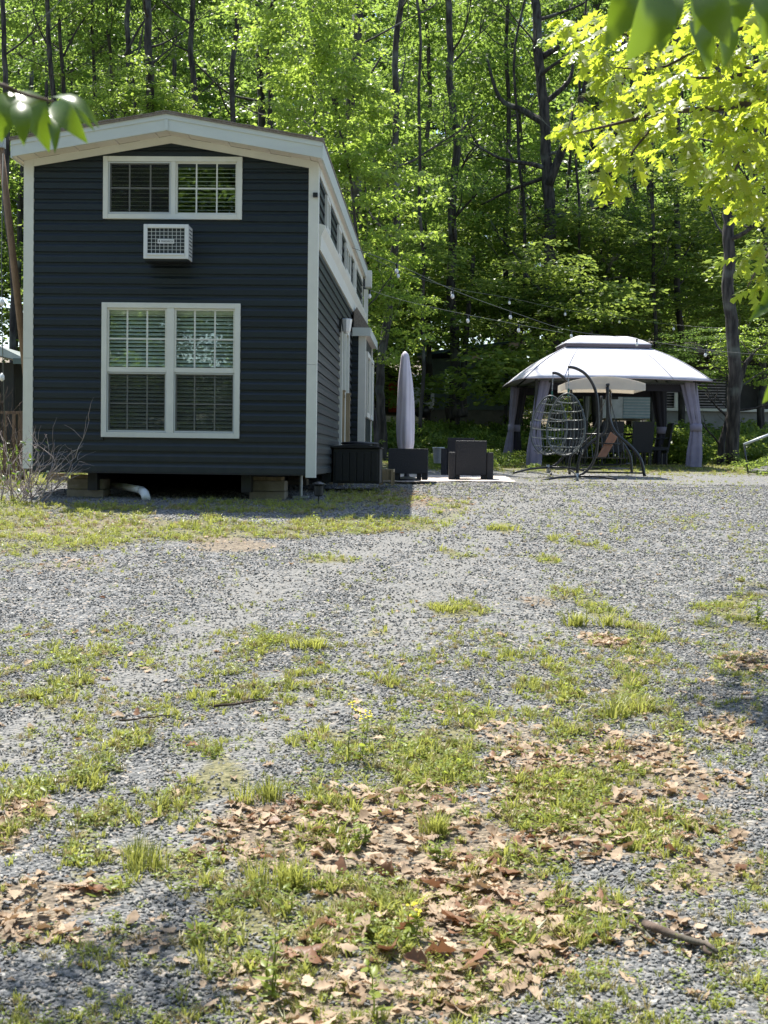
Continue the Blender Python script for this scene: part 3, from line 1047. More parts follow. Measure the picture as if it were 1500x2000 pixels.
# patio door
dr = MB()
dz0, dz1 = zb + .18, DOORTOP
for (a, b) in ((DOOR[0], DOOR[0] + .13), (DOOR[0] + .86, DOOR[0] + .96), (DOOR[1] - .13, DOOR[1])):
    dr.box(.003, a, dz0, .06, b, dz1)
dr.box(.003, DOOR[0] + .13, dz1 - .12, .058, DOOR[1] - .13, dz1); dr.box(.003, DOOR[0] + .13, dz0, .058, DOOR[1] - .13, dz0 + .15)
door = dr.build('door', 'white_trim', house)
MB().box(.006, DOOR[0] + .13, dz0 + .15, .02, DOOR[0] + .86, dz1 - .12).build('pane', 'glass_dark', door)
MB().box(.006, DOOR[0] + .96, dz0 + .15, .02, DOOR[1] - .13, dz1 - .12).build('pane', 'glass_dark', door)
# porch lantern beside the door
ln = MB().box(.021, 4.0, dz1 - .22, .05, 4.10, dz1 - .02).build('wall_lantern', 'black_plastic', house)
MB().lathe([(.075, dz1 - .02), (.085, dz1 - .03), (.06, dz1 - .20), (.03, dz1 - .24)], .13, 4.05, 8).build('lantern_glass', 'bulb', ln)
MB().box(.05, 4.03, dz1 - .03, .13, 4.07, dz1 - .005).build('bracket', 'black_plastic', ln)

# bump-out (dining bay) with shed roof
BP = .235
BZ = hf(686, 640)[1]
bz1 = zb + 2.35
bm_ = MB().box(.003, BUMP[0], zb, BP, BUMP[1], bz1)
bay = bm_.build('bay', 'siding', house)
z = zb
while z < bz1 - .1:
    m = lap(.022, BP - .08, z, H, 'f'); m.v = [(x, y + BUMP[0], zz) for x, y, zz in m.v]
    m.build('siding_board', 'siding', bay)
    z += H
MB().box(BP - .10, BUMP[0] - .03, zb - .02, BP + .025, BUMP[0] - .001, bz1 - .0).build('corner_trim', 'white_trim', bay)
MB().box(BP + .001, BUMP[0], zb - .02, BP + .025, BUMP[0] + .12, bz1).build('corner_trim', 'white_trim', bay)
MB().box(BP + .001, BUMP[1] - .12, zb - .02, BP + .025, BUMP[1], bz1).build('corner_trim', 'white_trim', bay)
for v0 in (BUMP[0] + .35, BUMP[0] + 1.75):
    fr = MB()
    fr.box(BP + .001, v0, zb + .95, BP + .05, v0 + .07, bz1 - .25); fr.box(BP + .001, v0 + 1.03, zb + .95, BP + .05, v0 + 1.1, bz1 - .25)
    fr.box(BP + .001, v0 + .07, zb + .95, BP + .05, v0 + 1.03, zb + 1.03); fr.box(BP + .001, v0 + .07, bz1 - .33, BP + .05, v0 + 1.03, bz1 - .25)
    fo = fr.build('window', 'white_trim', bay)
    MB().box(BP + .002, v0 + .07, zb + 1.03, BP + .02, v0 + 1.03, bz1 - .33).build('pane', 'glass_dark', fo)
# shed roof of the bay
MB().prism([(.05, LEDGE - .30), (.10, LEDGE - .22), (BP + .09, bz1 + .13), (BP + .09, bz1 + .11), (.05, bz1 + .11)], BUMP[0] - .10, BUMP[1] + .1, 'y').build('bay_roof', 'shingle', bay)
MB().box(.03, BUMP[0] - .12, bz1 - .02, BP + .11, BUMP[0] - .101, bz1 + .125).build('fascia', 'fascia', bay)
MB().box(BP + .091, BUMP[0] - .10, bz1 - .02, BP + .11, BUMP[1] + .1, bz1 + .125).build('fascia', 'fascia', bay)
MB().box(.03, BUMP[0] - .10, bz1 - .01, BP + .09, BUMP[1], bz1 - .001).build('soffit', 'soffit', bay)
# far end of the roof: white return box and post
MB().box(.08, LEN - .1, EAVE - .22, .20, LEN + .2, EAVE + .10).build('eave_return', 'white_trim', house)
MB().box(.05, LEN - .02, LEDGE - 1.2, .13, LEN + .12, EAVE - .26).build('porch_post', 'white_trim', house)


# front windows
def slats(m, u0, u1, z0, z1, y, pitch=.045, tilt=.5):
    out = []
    z = z0 + .02
    c, s = math.cos(tilt) * .022, math.sin(tilt) * .022
    while z < z1 - .02:
        out.append((z, MB().prism([(y - c, z - s), (y + c, z + s), (y + c, z + s + .003), (y - c, z - s + .003)], u0, u1, 'x')))
        z += pitch
    return out


def xprism(pts, x0, x1):
    m = MB(); n = len(pts)
    m.v = [(x0, a, b) for a, b in pts] + [(x1, a, b) for a, b in pts]
    m.f = [tuple(range(n)), tuple(range(2 * n - 1, n - 1, -1))] + [(i, n + i, n + (i + 1) % n, (i + 1) % n) for i in range(n)]
    return m


def frame_rect(m, u0, u1, z0, z1, t, y0, y1):
    m.box(u0, y0, z0, u0 + t, y1, z1); m.box(u1 - t, y0, z0, u1, y1, z1)
    m.box(u0 + t, y0, z0, u1 - t, y1, z0 + t); m.box(u0 + t, y0, z1 - t, u1 - t, y1, z1)
    return m


def blinds(parent, u0, u1, z0, z1, n_mat='blind', tilt=.72, pitch=.047):
    z = z0 + .03
    c, s = math.cos(tilt) * .025, math.sin(tilt) * .025
    me = xprism([(-c, -s), (c, s), (c, s + .003), (-c, -s + .003)], u0, u1).mesh('blind_slat', n_mat)
    while z < z1 - .06:
        link('blind_slat', me, parent, (0, .085, z)); z += pitch
    MB().box(u0, .055, z1 - .055, u1, .11, z1 - .005).build('blind_rail', n_mat, parent)


# lower window: two double-hung units
wmain = frame_rect(MB(), bw[0], bw[1], bw[2], bw[3], .065, -.045, .05)
um = (bw[0] + bw[1]) / 2 - .005
wmain.box(um - .045, -.04, bw[2] + .065, um + .045, .05, bw[3] - .065)
win = wmain.build('window', 'white_trim', house, bevel=.004)
zmid = hf(335, 722)[1]
for (a, b) in ((bw[0] + .066, um - .046), (um + .046, bw[1] - .066)):
    up = frame_rect(MB(), a, b, zmid - .02, bw[3] - .067, .022, -.022, .012)
    up.box(a, -.030, zmid - .035, b, -.0225, zmid + .025)
    for i in (1, 2):
        x = a + (b - a) * i / 3
        up.box(x - .010, -.006, zmid + .026, x + .010, .004, bw[3] - .09)
    zz = (zmid + bw[3] - .067) / 2
    up.box(a + .022, -.008, zz - .010, b - .022, -.0065, zz + .010)
    su = up.build('sash', 'white_trim', win)
    MB().box(a + .02, .005, zmid, b - .02, .009, bw[3] - .08).build('pane', 'glass', su)
    lo = frame_rect(MB(), a, b, bw[2] + .067, zmid - .036, .030, .0, .03)
    for i in (1, 2):
        x = a + (b - a) * i / 3
        lo.box(x - .008, .018, bw[2] + .097, x + .008, .024, zmid - .066)
    zz = (zmid + bw[2]) / 2
    lo.box(a + .03, .017, zz - .008, b - .03, .0175, zz + .008)
    sl = lo.build('sash', 'white_trim', win)
    MB().box(a + .025, .026, bw[2] + .08, b - .025, .029, zmid - .05).build('pane', 'glass_screened', sl)
    sc_ = frame_rect(MB(), a + .002, b - .002, bw[2] + .07, zmid - .04, .016, -.018, -.008)
    sc_.build('screen_frame', 'ac_wire', win)
    blinds(win, a + .01, b - .01, bw[2] + .07, bw[3] - .075)
# insect screens hang in front of the lower sashes
for (a, b) in ((bw[0] + .066, um - .046), (um + .046, bw[1] - .066)):
    MB().box(a + .018, -.0145, bw[2] + .086, b - .018, -.0125, zmid - .056).build('insect_screen', 'insect_screen', win)
# upper slider
wm = frame_rect(MB(), tw[0], tw[1], tw[2], tw[3], .062, -.045, .05)
um2 = (tw[0] + tw[1]) / 2 + .01
wm.box(um2 - .028, -.04, tw[2] + .062, um2 + .028, .05, tw[3] - .062)
win2 = wm.build('window', 'white_trim', house, bevel=.004)
for q, (a, b) in enumerate(((tw[0] + .063, um2 - .029), (um2 + .029, tw[1] - .063))):
    s = frame_rect(MB(), a, b, tw[2] + .063, tw[3] - .063, .020 if q else .03, -.02, .01)
    for i in (1, 2):
        x = a + (b - a) * i / 3
        s.box(x - .009, -.004, tw[2] + .083, x + .009, .004, tw[3] - .083)
    zz = (tw[2] + tw[3]) / 2
    s.box(a + .03, -.006, zz - .009, b - .03, -.0045, zz + .009)
    s_ = s.build('sash', 'white_trim', win2)
    MB().box(a + .018, .005, tw[2] + .08, b - .018, .009, tw[3] - .08).build('pane', 'glass' if q else 'glass_screened', s_)
    if q == 0:
        MB().box(a + .018, -.029, tw[2] + .082, b - .018, -.027, tw[3] - .082).build('insect_screen', 'insect_screen', win2)
        frame_rect(MB(), a + .002, b - .002, tw[2] + .066, tw[3] - .066, .016, -.034, -.022).build('screen_frame', 'ac_wire', win2)
    zz = tw[2] + .08
    me = xprism([(-.012, .001), (.012, -.001), (.012, .002), (-.012, .004)], a + .01, b - .01).mesh('blind_slat', 'blind')
    while zz < tw[3] - .08:
        link('blind_slat', me, win2, (0, .085, zz)); zz += .05

# small black camera on the corner trim
sx, sz_ = hf(616, 381, .05)
camb = MB().box(-.03, -.045, -.028, .03, 0, .028).build('security_camera', 'black_plastic', None, bevel=.008)
camb.parent = house; camb.location = (sx, -.034, sz_)

# air conditioner in the wall (slides out of its sleeve: its own thing)
ACD = .34
a0 = hf(281, 438, ACD); a1 = hf(367, 505, ACD)
ax0, ax1, az0, az1 = a0[0], a1[0], a1[1], a0[1]
acl = house.matrix_basis if False else None
Mh = Matrix.LocRotScale(house.location, house.rotation_euler, house.scale)
acp = Mh @ Vector(((ax0 + ax1) / 2, -ACD / 2, az0))
ac = thing('air_conditioner', 'white wall air conditioner with wire grille sticking out below the upper window', 'air conditioner', acp, -AX)
w2 = (ax1 - ax0) / 2; hh = az1 - az0; d2 = ACD / 2
cs = MB()
cs.box(-w2, -d2 + .02, 0, -w2 + .02, d2 - .03, hh); cs.box(w2 - .02, -d2 + .02, 0, w2, d2 - .03, hh)
cs.box(-w2 + .02, -d2 + .02, hh - .02, w2 - .02, d2 - .03, hh); cs.box(-w2 + .02, -d2 + .02, 0, w2 - .02, d2 - .03, .02)
frame_rect(cs, -w2 - .004, w2 + .004, -.004, hh + .004, .045, -d2, -d2 + .02)
cs.box(-w2 + .04, -d2 - .012, .035, w2 - .04, -d2 - .0005, .06)
cs.build('case', 'ac_white', ac, bevel=.006)
MB().box(-w2 + .03, -d2 + .05, .03, w2 - .03, -d2 + .06, hh - .03).build('coil', 'ac_dark', ac)
gw = MB()
x0, x1, z0, z1 = -w2 + .042, w2 - .042, .062, hh - .042
for i in range(10):
    x = x0 + (x1 - x0) * i / 9
    gw.box(x - .003, -d2 + .004, z0, x + .003, -d2 + .010, z1)
for i in range(8):
    z = z0 + (z1 - z0) * i / 7
    gw.box(x0, -d2 + .0105, z - .003, x1, -d2 + .0155, z + .003)
gw.build('grille', 'ac_wire', ac)
lv = MB()
for i in range(8):
    z = .05 + i * (hh - .1) / 7
    lv.box(w2 + .0005, -d2 + .08, z - .006, w2 + .004, d2 - .08, z + .006)
lv.build('side_louver', 'ac_dark', ac)
bd = MB().box(-.10, -d2 - .004, hh / 2 - .025, .10, -d2 + .0035, hh / 2 + .025).build('badge', 'ac_white', ac)


def text_obj(name, body, size, m, parent, loc, rot):
    cu = bpy.data.curves.new(name, 'FONT'); cu.body = body; cu.size = size; cu.extrude = .0008
    cu.align_x = 'CENTER'; cu.align_y = 'CENTER'
    t = bpy.data.objects.new(name, cu); C.objects.link(t)
    bpy.context.view_layer.update()
    dg = bpy.context.evaluated_depsgraph_get()
    me = bpy.data.meshes.new_from_object(t.evaluated_get(dg))
    me.materials.clear(); me.materials.append(MATS[m])
    bpy.data.objects.remove(t); bpy.data.curves.remove(cu)
    return link(name, me, parent, loc, rot)


text_obj('lettering', 'FRIEDRICH', .030, 'black_plastic', bd, (.018, -d2 - .0055, hh / 2), (R(90), 0, 0))
MB().prism([(-.086, hh / 2 + .012), (-.074, hh / 2 + .012), (-.074, hh / 2 - .004), (-.080, hh / 2 - .014), (-.086, hh / 2 - .004)], -d2 - .0058, -d2 - .0042, 'y').build('emblem', 'black_plastic', bd)
MB().box(-w2 + .01, -d2 + .02, -.03, w2 - .01, d2 - .03, -.004).build('bracket', 'black_plastic', ac)


# under the house: piers, pipe, jacks, an added rear skirting
def pier(px0, px1, pyt, pyb, y, label):
    a = at(px0, pyt, y); b = at(px1, pyb, y)
    gzv = gz((a.x + b.x) / 2, y)
    z0 = min(b.z, gzv) - .03
    t = thing('pier', label, 'block pier', ((a.x + b.x) / 2, y + .2, z0), -AX, 'piers under the house')
    w = (b.x - a.x) / 2
    hz = a.z - z0
    n = 2
    for i in range(n):
        MB().box(-w + .004 * i, -.2, hz * i / n + .002, w - .002 * i, .2, hz * (i + 1) / n - .004).build('block', 'concrete', t, bevel=.008)
    MB().box(-w * .8, -.19, hz, w * .8, .19, hz + .045).build('wood_shim', 'wood_treated', t)
    return t


pier(131, 203, 934, 972, 18.0, 'square tan block pier beside the white drain pipe')
pier(488, 557, 938, 976, 18.0, 'tan block pier under the right part of the house front')
pier(90, 122, 930, 962, 21.5, 'tan block pier deeper under the left edge of the house')
pier(560, 600, 935, 958, 22.0, 'tan block pier deep behind the front right corner')
pp = [at(206, 945, 18.6), at(240, 950, 18.3), at(262, 954, 18.0), at(276, 957, 17.8), at(282, 963, 17.7), at(286, 974, 17.6)]
pipe = thing('drain_pipe', 'white plastic drain pipe with elbow coming out from under the house', 'pipe', (pp[-1].x, pp[-1].y, gz(pp[-1].x, pp[-1].y)))
MB().tube(pp[:4], .045, 12).build('pipe', 'pvc', pipe, True, True)
MB().tube(pp[3:], [.052, .055, .052], 12).build('elbow', 'pvc', pipe, True, True)
jk = at(588, 935, 18.3)
jt = thing('jack_stand', 'slim grey steel jack under the front right corner of the house', 'jack stand', (jk.x, jk.y, gz(jk.x, jk.y) - .02))
MB().tube([(0, 0, 0), (0, 0, .38)], .02, 8).build('screw', 'galvanised', jt)
MB().box(-.1, -.1, 0, .1, .1, .04).build('base_plate', 'galvanised', jt)
sk = MB().box(-W + .1, LEN - .12, -.4 + .5, -.05, LEN - .1, zb).build('light_block_skirt', 'siding', house)  # added panel, stops far-side daylight leaking in under the house

# path light by the corner
pl = gp(622, 987)
t = thing('path_light', 'small black path light on a stake near the house corner', 'path light', (pl.x, pl.y, pl.z - .02))
MB().tube([(0, 0, 0), (0, 0, .14)], .010, 6).build('stake', 'black_plastic', t)
MB().lathe([(.035, .125), (.052, .14), (.056, .25), (.048, .26)], 0, 0, 12).build('lantern', 'box_plastic', t)
MB().lathe([(.080, .26), (.084, .272), (.02, .30)], 0, 0, 12).build('cap', 'black_plastic', t)

# deck box, step, newel posts, wicker seats
db = at(700, 947, 20.3)
gzd = gz(db.x, db.y)
bx = thing('deck_box', 'black plastic deck box with lid against the house side', 'deck box', (db.x - .02, db.y + .35, db.z), -AX)
w_ = .335; dp = .55; hb = .52
MB().box(-w_, -.35, .02, w_, dp, hb).build('body', 'box_plastic', bx, bevel=.012)
for i in range(6):
    x = -w_ + .03 + i * (2 * w_ - .06) / 6
    MB().box(x + .006, -.362, .05, x + (2 * w_ - .06) / 6 - .006, -.352, hb - .06).build('panel', 'box_plastic', bx, bevel=.004)
lid = MB()
n = 8
pts = [(-w_ - .02 + (2 * w_ + .04) * i / n, hb + .015 + .045 * math.sin(math.pi * i / n)) for i in range(n + 1)]
lid.prism([(w_ + .02, hb), (-w_ - .02, hb)] + pts, -.385, dp + .02, 'y')
lid.build('lid', 'box_plastic', bx, bevel=.006)
MB().box(-w_ - .16, -.33, .03, -w_ - .022, dp, hb + .02).build('side_panel', 'box_plastic', bx)
cl_ = thing('folded_cover', 'crumpled dark cover lying folded on the deck box lid', 'cover', (db.x, db.y + .5, db.z + hb + .055))
MB().lathe([(.22, 0), (.26, .015), (.24, .035), (.10, .045)], 0, 0, 14, lambda a, z: 1 + .2 * math.sin(3 * a) + .08 * math.sin(7 * a)).build('cloth', 'tarp', cl_, True)

st = at(755, 948, 21.2)
stp = thing('wooden_step', 'low unpainted wooden step at the right end of the deck box', 'step', (st.x, st.y, st.z), -AX)
MB().box(-.12, -.05, .20, .10, .75, .24).build('tread', 'wood_treated', stp)
MB().box(-.11, -.045, .07, .08, -.015, .199).build('riser', 'wood_treated', stp)
for x in (-.11, .065):
    MB().box(x, -.08, 0, x + .035, -.046, .23).build('leg', 'wood_treated', stp)
    MB().box(x, .70, 0, x + .035, .74, .199).build('leg', 'wood_treated', stp)

for (pxx, yy, wid, top, lab) in ((668, 22.0, .085, 762, 'square wooden deck post nearest the deck box'), (679, 23.3, .08, 768, 'square wooden deck post just behind the first one')):
    p = at(pxx, top, yy); g0 = 1.12
    q = thing('deck_post', lab, 'post', (p.x, p.y, g0), -AX, 'deck posts by the side door')
    MB().box(-wid / 2, -wid / 2, 0, wid / 2, wid / 2, p.z - g0 - .03).build('post', 'wood_treated', q, bevel=.004)
    MB().box(-wid / 2 - .008, -wid / 2 - .008, p.z - g0 - .12, wid / 2 + .008, wid / 2 + .008, p.z - g0 - .07).build('collar', 'wood_treated', q)
    MB().box(-wid / 2 - .012, -wid / 2 - .012, p.z - g0 - .03, wid / 2 + .012, wid / 2 + .012, p.z - g0).build('cap', 'wood_treated', q, bevel=.004)
dk = thing('side_deck', 'low wooden deck in front of the side door', 'deck', (at(675, 860, 22.6).x, 22.6, 1.1), -AX)
for i in range(6):
    MB().box(-.25, .0 + i * .145, .42, .12, .14 + i * .145, .45).build('plank', 'wood_treated', dk)
for x in (-.25, .07):
    MB().box(x, .02, 0, x + .05, .07, .419).build('leg', 'wood_treated', dk)


def armchair(loc, rz, w, label, sofa=False, d=.72, hb=.72, ha=.52, group='black wicker lounge seats on the patio'):
    t = thing('wicker_sofa' if sofa else 'wicker_armchair', label, 'sofa' if sofa else 'armchair', loc, rz, group)
    at_ = .115 if not sofa else .10
    # seen from behind: back panel at local y=-d/2 ; seat towards +y
    MB().box(-w / 2 + at_ + .003, -d / 2, .12, w / 2 - at_ - .003, -d / 2 + .12, hb).build('backrest', 'wicker', t, bevel=.012)
    if sofa:
        MB().box(-w / 2, -d / 2 - .03, .10, w / 2, -d / 2 - .0105, hb + .004).build('back_panel', 'wicker', t, bevel=.006)
    for s in (-1, 1):
        x0 = s * (w / 2 - at_); x1 = s * w / 2
        MB().box(min(x0, x1), -d / 2 - .01, .0, max(x0, x1), d / 2, ha).build('armrest', 'wicker', t, bevel=.014)
    MB().box(-w / 2 + at_ + .003, -d / 2 + .123, .14, w / 2 - at_ - .003, d / 2 - .02, .36).build('seat', 'wicker', t, bevel=.01)
    for s in (-1, 1):
        for yy in (-d / 2 + .02, d / 2 - .09):
            x = s * (w / 2 - at_ - .045)
            MB().box(x - .035, yy, 0, x + .035, yy + .07, .119).build('leg', 'wicker', t)
    MB().box(-w / 2 + at_ + .01, -d / 2 + .14, .361, w / 2 - at_ - .01, d / 2 - .03, .44).build('cushion', 'dark_fabric', t, bevel=.02)
    return t


p = at(921, 942, 24.8); armchair((p.x, p.y + .35, p.z), R(-2), .77, 'black wicker armchair in front, its back to the camera')
p = at(903, 930, 27.0); armchair((p.x, p.y + .35, p.z + .0), R(-6), .74, 'black wicker armchair half hidden behind the other armchair')
p = at(798, 937, 23.2)
armchair((p.x, p.y + .3, p.z), R(-2), .64, 'low black wicker loveseat standing under the closed patio umbrella', True, .72, .50, .495)
p = at(856, 905, 28.5)
t = thing('planter', 'pale grey ribbed bucket between the wicker seats', 'planter', (p.x, p.y, p.z))
MB().lathe([(.085, 0), (.09, .01), (.115, .29), (.125, .30), (.125, .32), (.108, .32)], 0, 0, 20).build('pot', 'galvanised', t, True)
p = gp(905, 937)
rg = thing('outdoor_rug', 'pale worn rug under the wicker armchairs', 'rug', (p.x, 24.9, 0))
m = MB()
A = [(-1.55, -1.0), (1.35, -1.15)]
nn = 14
for i in range(nn + 1):
    for j in range(nn + 1):
        x = p.x + -1.5 + 2.3 * i / nn + .1 * (j / nn); y = 23.9 + 3.3 * j / nn
        m.v.append((x, y, gz(x, y) + .022 + .004 * math.sin(i * 1.7 + j)))
for i in range(nn):
    for j in range(nn):
        a = i * (nn + 1) + j; m.f.append((a, a + nn + 1, a + nn + 2, a + 1))
o = m.build('rug_cloth', 'rug', rg, True, True)
so_ = o.modifiers.new('thick', 'SOLIDIFY'); so_.thickness = .012

# closed patio umbrella in its cover
ub = at(795, 878, 24.6)
zt = at(790, 686, 24.6).z
g0 = gz(ub.x, ub.y)
t = thing('patio_umbrella', 'closed patio umbrella in a pale lilac cover', 'umbrella', (ub.x, ub.y, g0))
hT = zt - g0; zb_ = at(795, 876, 24.6).z - g0
prof = []
for f, r_ in ((0, .085), (.03, .115), (.10, .140), (.22, .148), (.40, .136), (.58, .125), (.70, .118), (.80, .100), (.90, .078), (.95, .068), (.985, .045), (1, .012)):
    prof.append((r_, zb_ - .08 + f * (hT - zb_ + .08)))
pr2 = []
for i in range(40):
    f = i / 39
    zz = prof[0][1] + f * (prof[-1][1] - prof[0][1])
    pr2.append((float(np.interp(zz, [q[1] for q in prof], [q[0] for q in prof])), zz))
m = MB().lathe(pr2, 0, 0, 40, lambda a, z: 1 + .10 * math.sin(4 * a + 1.2 * z) * min(1, (hT - z) * 1.2) + .05 * math.sin(9 * a - 3 * z) + .03 * math.sin(6 * z + 2 * a))
m.v = [(x - .05 * (z - zb_) / hT * 1.0 - .02, y, z) for x, y, z in m.v]
m.build('cover', 'umbrella_cover', t, True)
MB().tube([(0, 0, 0), (0, 0, zb_)], .02, 10).build('pole', 'black_metal', t)
MB().lathe([(.25, 0), (.25, .05), (.05, .09), (.03, .2)], 0, 0, 16).build('base', 'box_plastic', t)

# ------------------------------------------------------------------ GAZEBO
GD = 31.0
fl = at(1038, 740, GD); frt = at(1368, 740, GD)
gA = R(2.5)
gw_ = 3.45
gc = Vector(((fl.x + frt.x) / 2, GD, 0))
gzb = at(1200, 910, GD).z
zE = at(1200, 741, GD - .3).z - gzb
zT = at(1200, 679, GD + 1.2).z - gzb
zC = at(1200, 660, GD + 1.2).z - gzb
gaz = thing('gazebo', 'white fabric patio gazebo with tied back grey curtains', 'gazebo', (gc.x, GD, gzb), R(3))
GW, GDp = gw_ / 2, 2.9
ov = .30


def hip(m, xa, xb, ya, yb, za, ta, tb, tc, td, zb_, n=10, bulge=.10, sag=.0):
    """four-sided roof skirt from the eave rectangle up to the opening, slightly bulged"""
    lo = [(xa, ya), (xb, ya), (xb, yb), (xa, yb)]
    hi = [(ta, tc), (tb, tc), (tb, td), (ta, td)]
    for s in range(4):
        a, b = lo[s], lo[(s + 1) % 4]; c, d = hi[s], hi[(s + 1) % 4]
        base = len(m.v)
        for i in range(n + 1):
            f = i / n
            for k in range(n + 1):
                g = k / n
                p0 = (a[0] + (b[0] - a[0]) * g, a[1] + (b[1] - a[1]) * g)
                p1 = (c[0] + (d[0] - c[0]) * g, c[1] + (d[1] - c[1]) * g)
                z = za + (zb_ - za) * (f + bulge * math.sin(math.pi * f)) + sag * math.sin(math.pi * g) * (1 - f)
                m.v.append((p0[0] + (p1[0] - p0[0]) * f, p0[1] + (p1[1] - p0[1]) * f, z))
        for i in range(n):
            for k in range(n):
                q = base + i * (n + 1) + k
                m.f.append((q, q + 1, q + n + 2, q + n + 1))
    return m


rf = hip(MB(), -GW - ov, GW + ov, -ov, GDp + ov, zE, -.86, .86, GDp / 2 - .5, GDp / 2 + .5, zT, 12, .10, .035)
ro = rf.build('canopy', 'canopy_fabric', gaz, True)
ro.modifiers.new('thick', 'SOLIDIFY').thickness = .006
# seams over the hips
for (sx_, y0_, yt_) in ((-1, -ov, GDp / 2 - .5), (1, -ov, GDp / 2 - .5)):
    P_ = []
    for i in range(13):
        f = i / 12
        P_.append((sx_ * ((GW + ov) * (1 - f) + .86 * f), y0_ * (1 - f) + yt_ * f - .004, zE + (zT - zE) * (f + .10 * math.sin(math.pi * f)) + .004))
    MB().tube(P_, .010, 5).build('seam', 'canopy_fabric', gaz, True)
for xq in (-.62, .62):
    P_ = []
    for i in range(13):
        f = i / 12
        P_.append((xq * (1 + .9 * (1 - f)), -ov * (1 - f) + (GDp / 2 - .5) * f - .003, zE + .03 * (1 - f) + (zT - zE) * (f + .10 * math.sin(math.pi * f)) + .003))
    MB().tube(P_, .006, 4).build('seam', 'canopy_fabric', gaz, True)
e = MB()
for a, b in (((-GW - ov, -ov), (GW + ov, -ov)), ((GW + ov, -ov), (GW + ov, GDp + ov)), ((GW + ov, GDp + ov), (-GW - ov, GDp + ov)), ((-GW - ov, GDp + ov), (-GW - ov, -ov))):
    pts = [(a[0] + (b[0] - a[0]) * i / 10, a[1] + (b[1] - a[1]) * i / 10, zE + .035 * math.sin(math.pi * i / 10) - .012) for i in range(11)]
    e.tube(pts, .012, 6)
e.build('canopy_hem', 'canopy_edge', gaz)
cp = hip(MB(), -.98, .98, GDp / 2 - .62, GDp / 2 + .62, zT + .05, -.55, .55, GDp / 2 - .03, GDp / 2 + .03, zC + .06, 6, .12)
co = cp.build('top_canopy', 'canopy_fabric', gaz, True); co.modifiers.new('thick', 'SOLIDIFY').thickness = .006
fr_ = MB()
for ya in (GDp / 2 - .60, GDp / 2 + .60):
    fr_.box(-.96, ya - .01, zT - .02, .96, ya + .01, zT + .06)
for xa in (-.95, .95):
    fr_.box(xa - .01, GDp / 2 - .58, zT - .02, xa + .01, GDp / 2 + .58, zT + .06)
fr_.build('vent_band', 'canopy_edge', gaz)
# frame
for sx_ in (-1, 1):
    for y_ in (0, GDp):
        MB().box(sx_ * GW - .03, y_ - .03, 0, sx_ * GW + .03, y_ + .03, zE + .02).build('post', 'black_metal', gaz)
fb = MB()
fb.box(-GW, -.02, zE - .07, GW, .02, zE - .03); fb.box(-GW, GDp - .02, zE - .07, GW, GDp + .02, zE - .03)
fb.box(-GW - .02, .0, zE - .0699, -GW + .02, GDp, zE - .0301); fb.box(GW - .02, 0, zE - .0699, GW + .02, GDp, zE - .0301)
fb.build('beam', 'black_metal', gaz)
rt = MB()
for sx_ in (-1, 1):
    for (y_, yt) in ((0, GDp / 2 - .5), (GDp, GDp / 2 + .5)):
        rt.tube([(sx_ * GW, y_, zE), (sx_ * .86, yt, zT - .05)], .018, 6)
rt.build('rafter', 'black_metal', gaz)
vl = MB()
vl.box(-GW, .03, zE - .22, GW, .04, zE - .03); vl.box(-GW, GDp - .04, zE - .22, GW, GDp - .03, zE - .03)
vl.build('inner_valance', 'dark_fabric', gaz)


def curtain(cx, cy, lean, m, tie_m, zt_, dx=(.0, .0, .0), wtop=.20, wmid=.09, wbot=.17, zoff=0):
    mm = MB()
    n, k = 26, 36
    zmid = zt_ * .47
    for i in range(n + 1):
        z = zt_ * i / n + zoff
        if z > zmid:
            f = (z - zmid) / (zt_ - zmid); w = wmid + (wtop - wmid) * f ** .8; c = dx[1] + (dx[2] - dx[1]) * f
        else:
            f = (zmid - z) / zmid; w = wmid + (wbot - wmid) * min(1, f * 1.5) ** .8; c = dx[1] + (dx[0] - dx[1]) * f
        for j in range(k):
            a = 2 * math.pi * j / k
            r_ = 1 + .20 * math.sin(6 * a + 1.0) + .10 * math.sin(11 * a + z)
            mm.v.append((cx + c + math.cos(a) * w * r_, cy + math.sin(a) * w * .55 * r_, z))
    for i in range(n):
        for j in range(k):
            a = i * k + j; b = i * k + (j + 1) % k
            mm.f.append((a, b, b + k, a + k))
    cu = mm.build('curtain', m, gaz, True)
    t = MB().lathe([(1, zmid - .08), (1.04, zmid), (1, zmid + .08)], 0, 0, 20)
    t.v = [(cx + dx[1] + x * (wmid + .015) * 1.15, cy + y * (wmid + .015) * .75, z) for x, y, z in t.v]
    t.build('tieback', tie_m, cu, True)
    return cu


curtain(-GW + .03, .02, 0, 'lilac_fabric', 'lilac_fabric', zE - .03, (-.06, -.03, .13), .13, .085, .145)
curtain(GW - .04, .02, 0, 'lilac_fabric', 'lilac_fabric', zE - .03, (.05, .09, -.10), .155, .10, .15)
curtain(-GW, GDp - .05, 0, 'dark_fabric', 'lilac_fabric', zE - .03, (-.02, .0, .09), .13, .06, .12)
curtain(-GW - .12, GDp - .12, 0, 'lilac_fabric', 'lilac_fabric', zE - .03, (-.12, -.02, .06), .09, .05, .10)
curtain(GW - .05, GDp - .05, 0, 'dark_fabric', 'lilac_fabric', zE - .03, (.02, .05, -.05), .16, .09, .15)
# dining set
Mg = Matrix.LocRotScale(gaz.location, gaz.rotation_euler, gaz.scale)


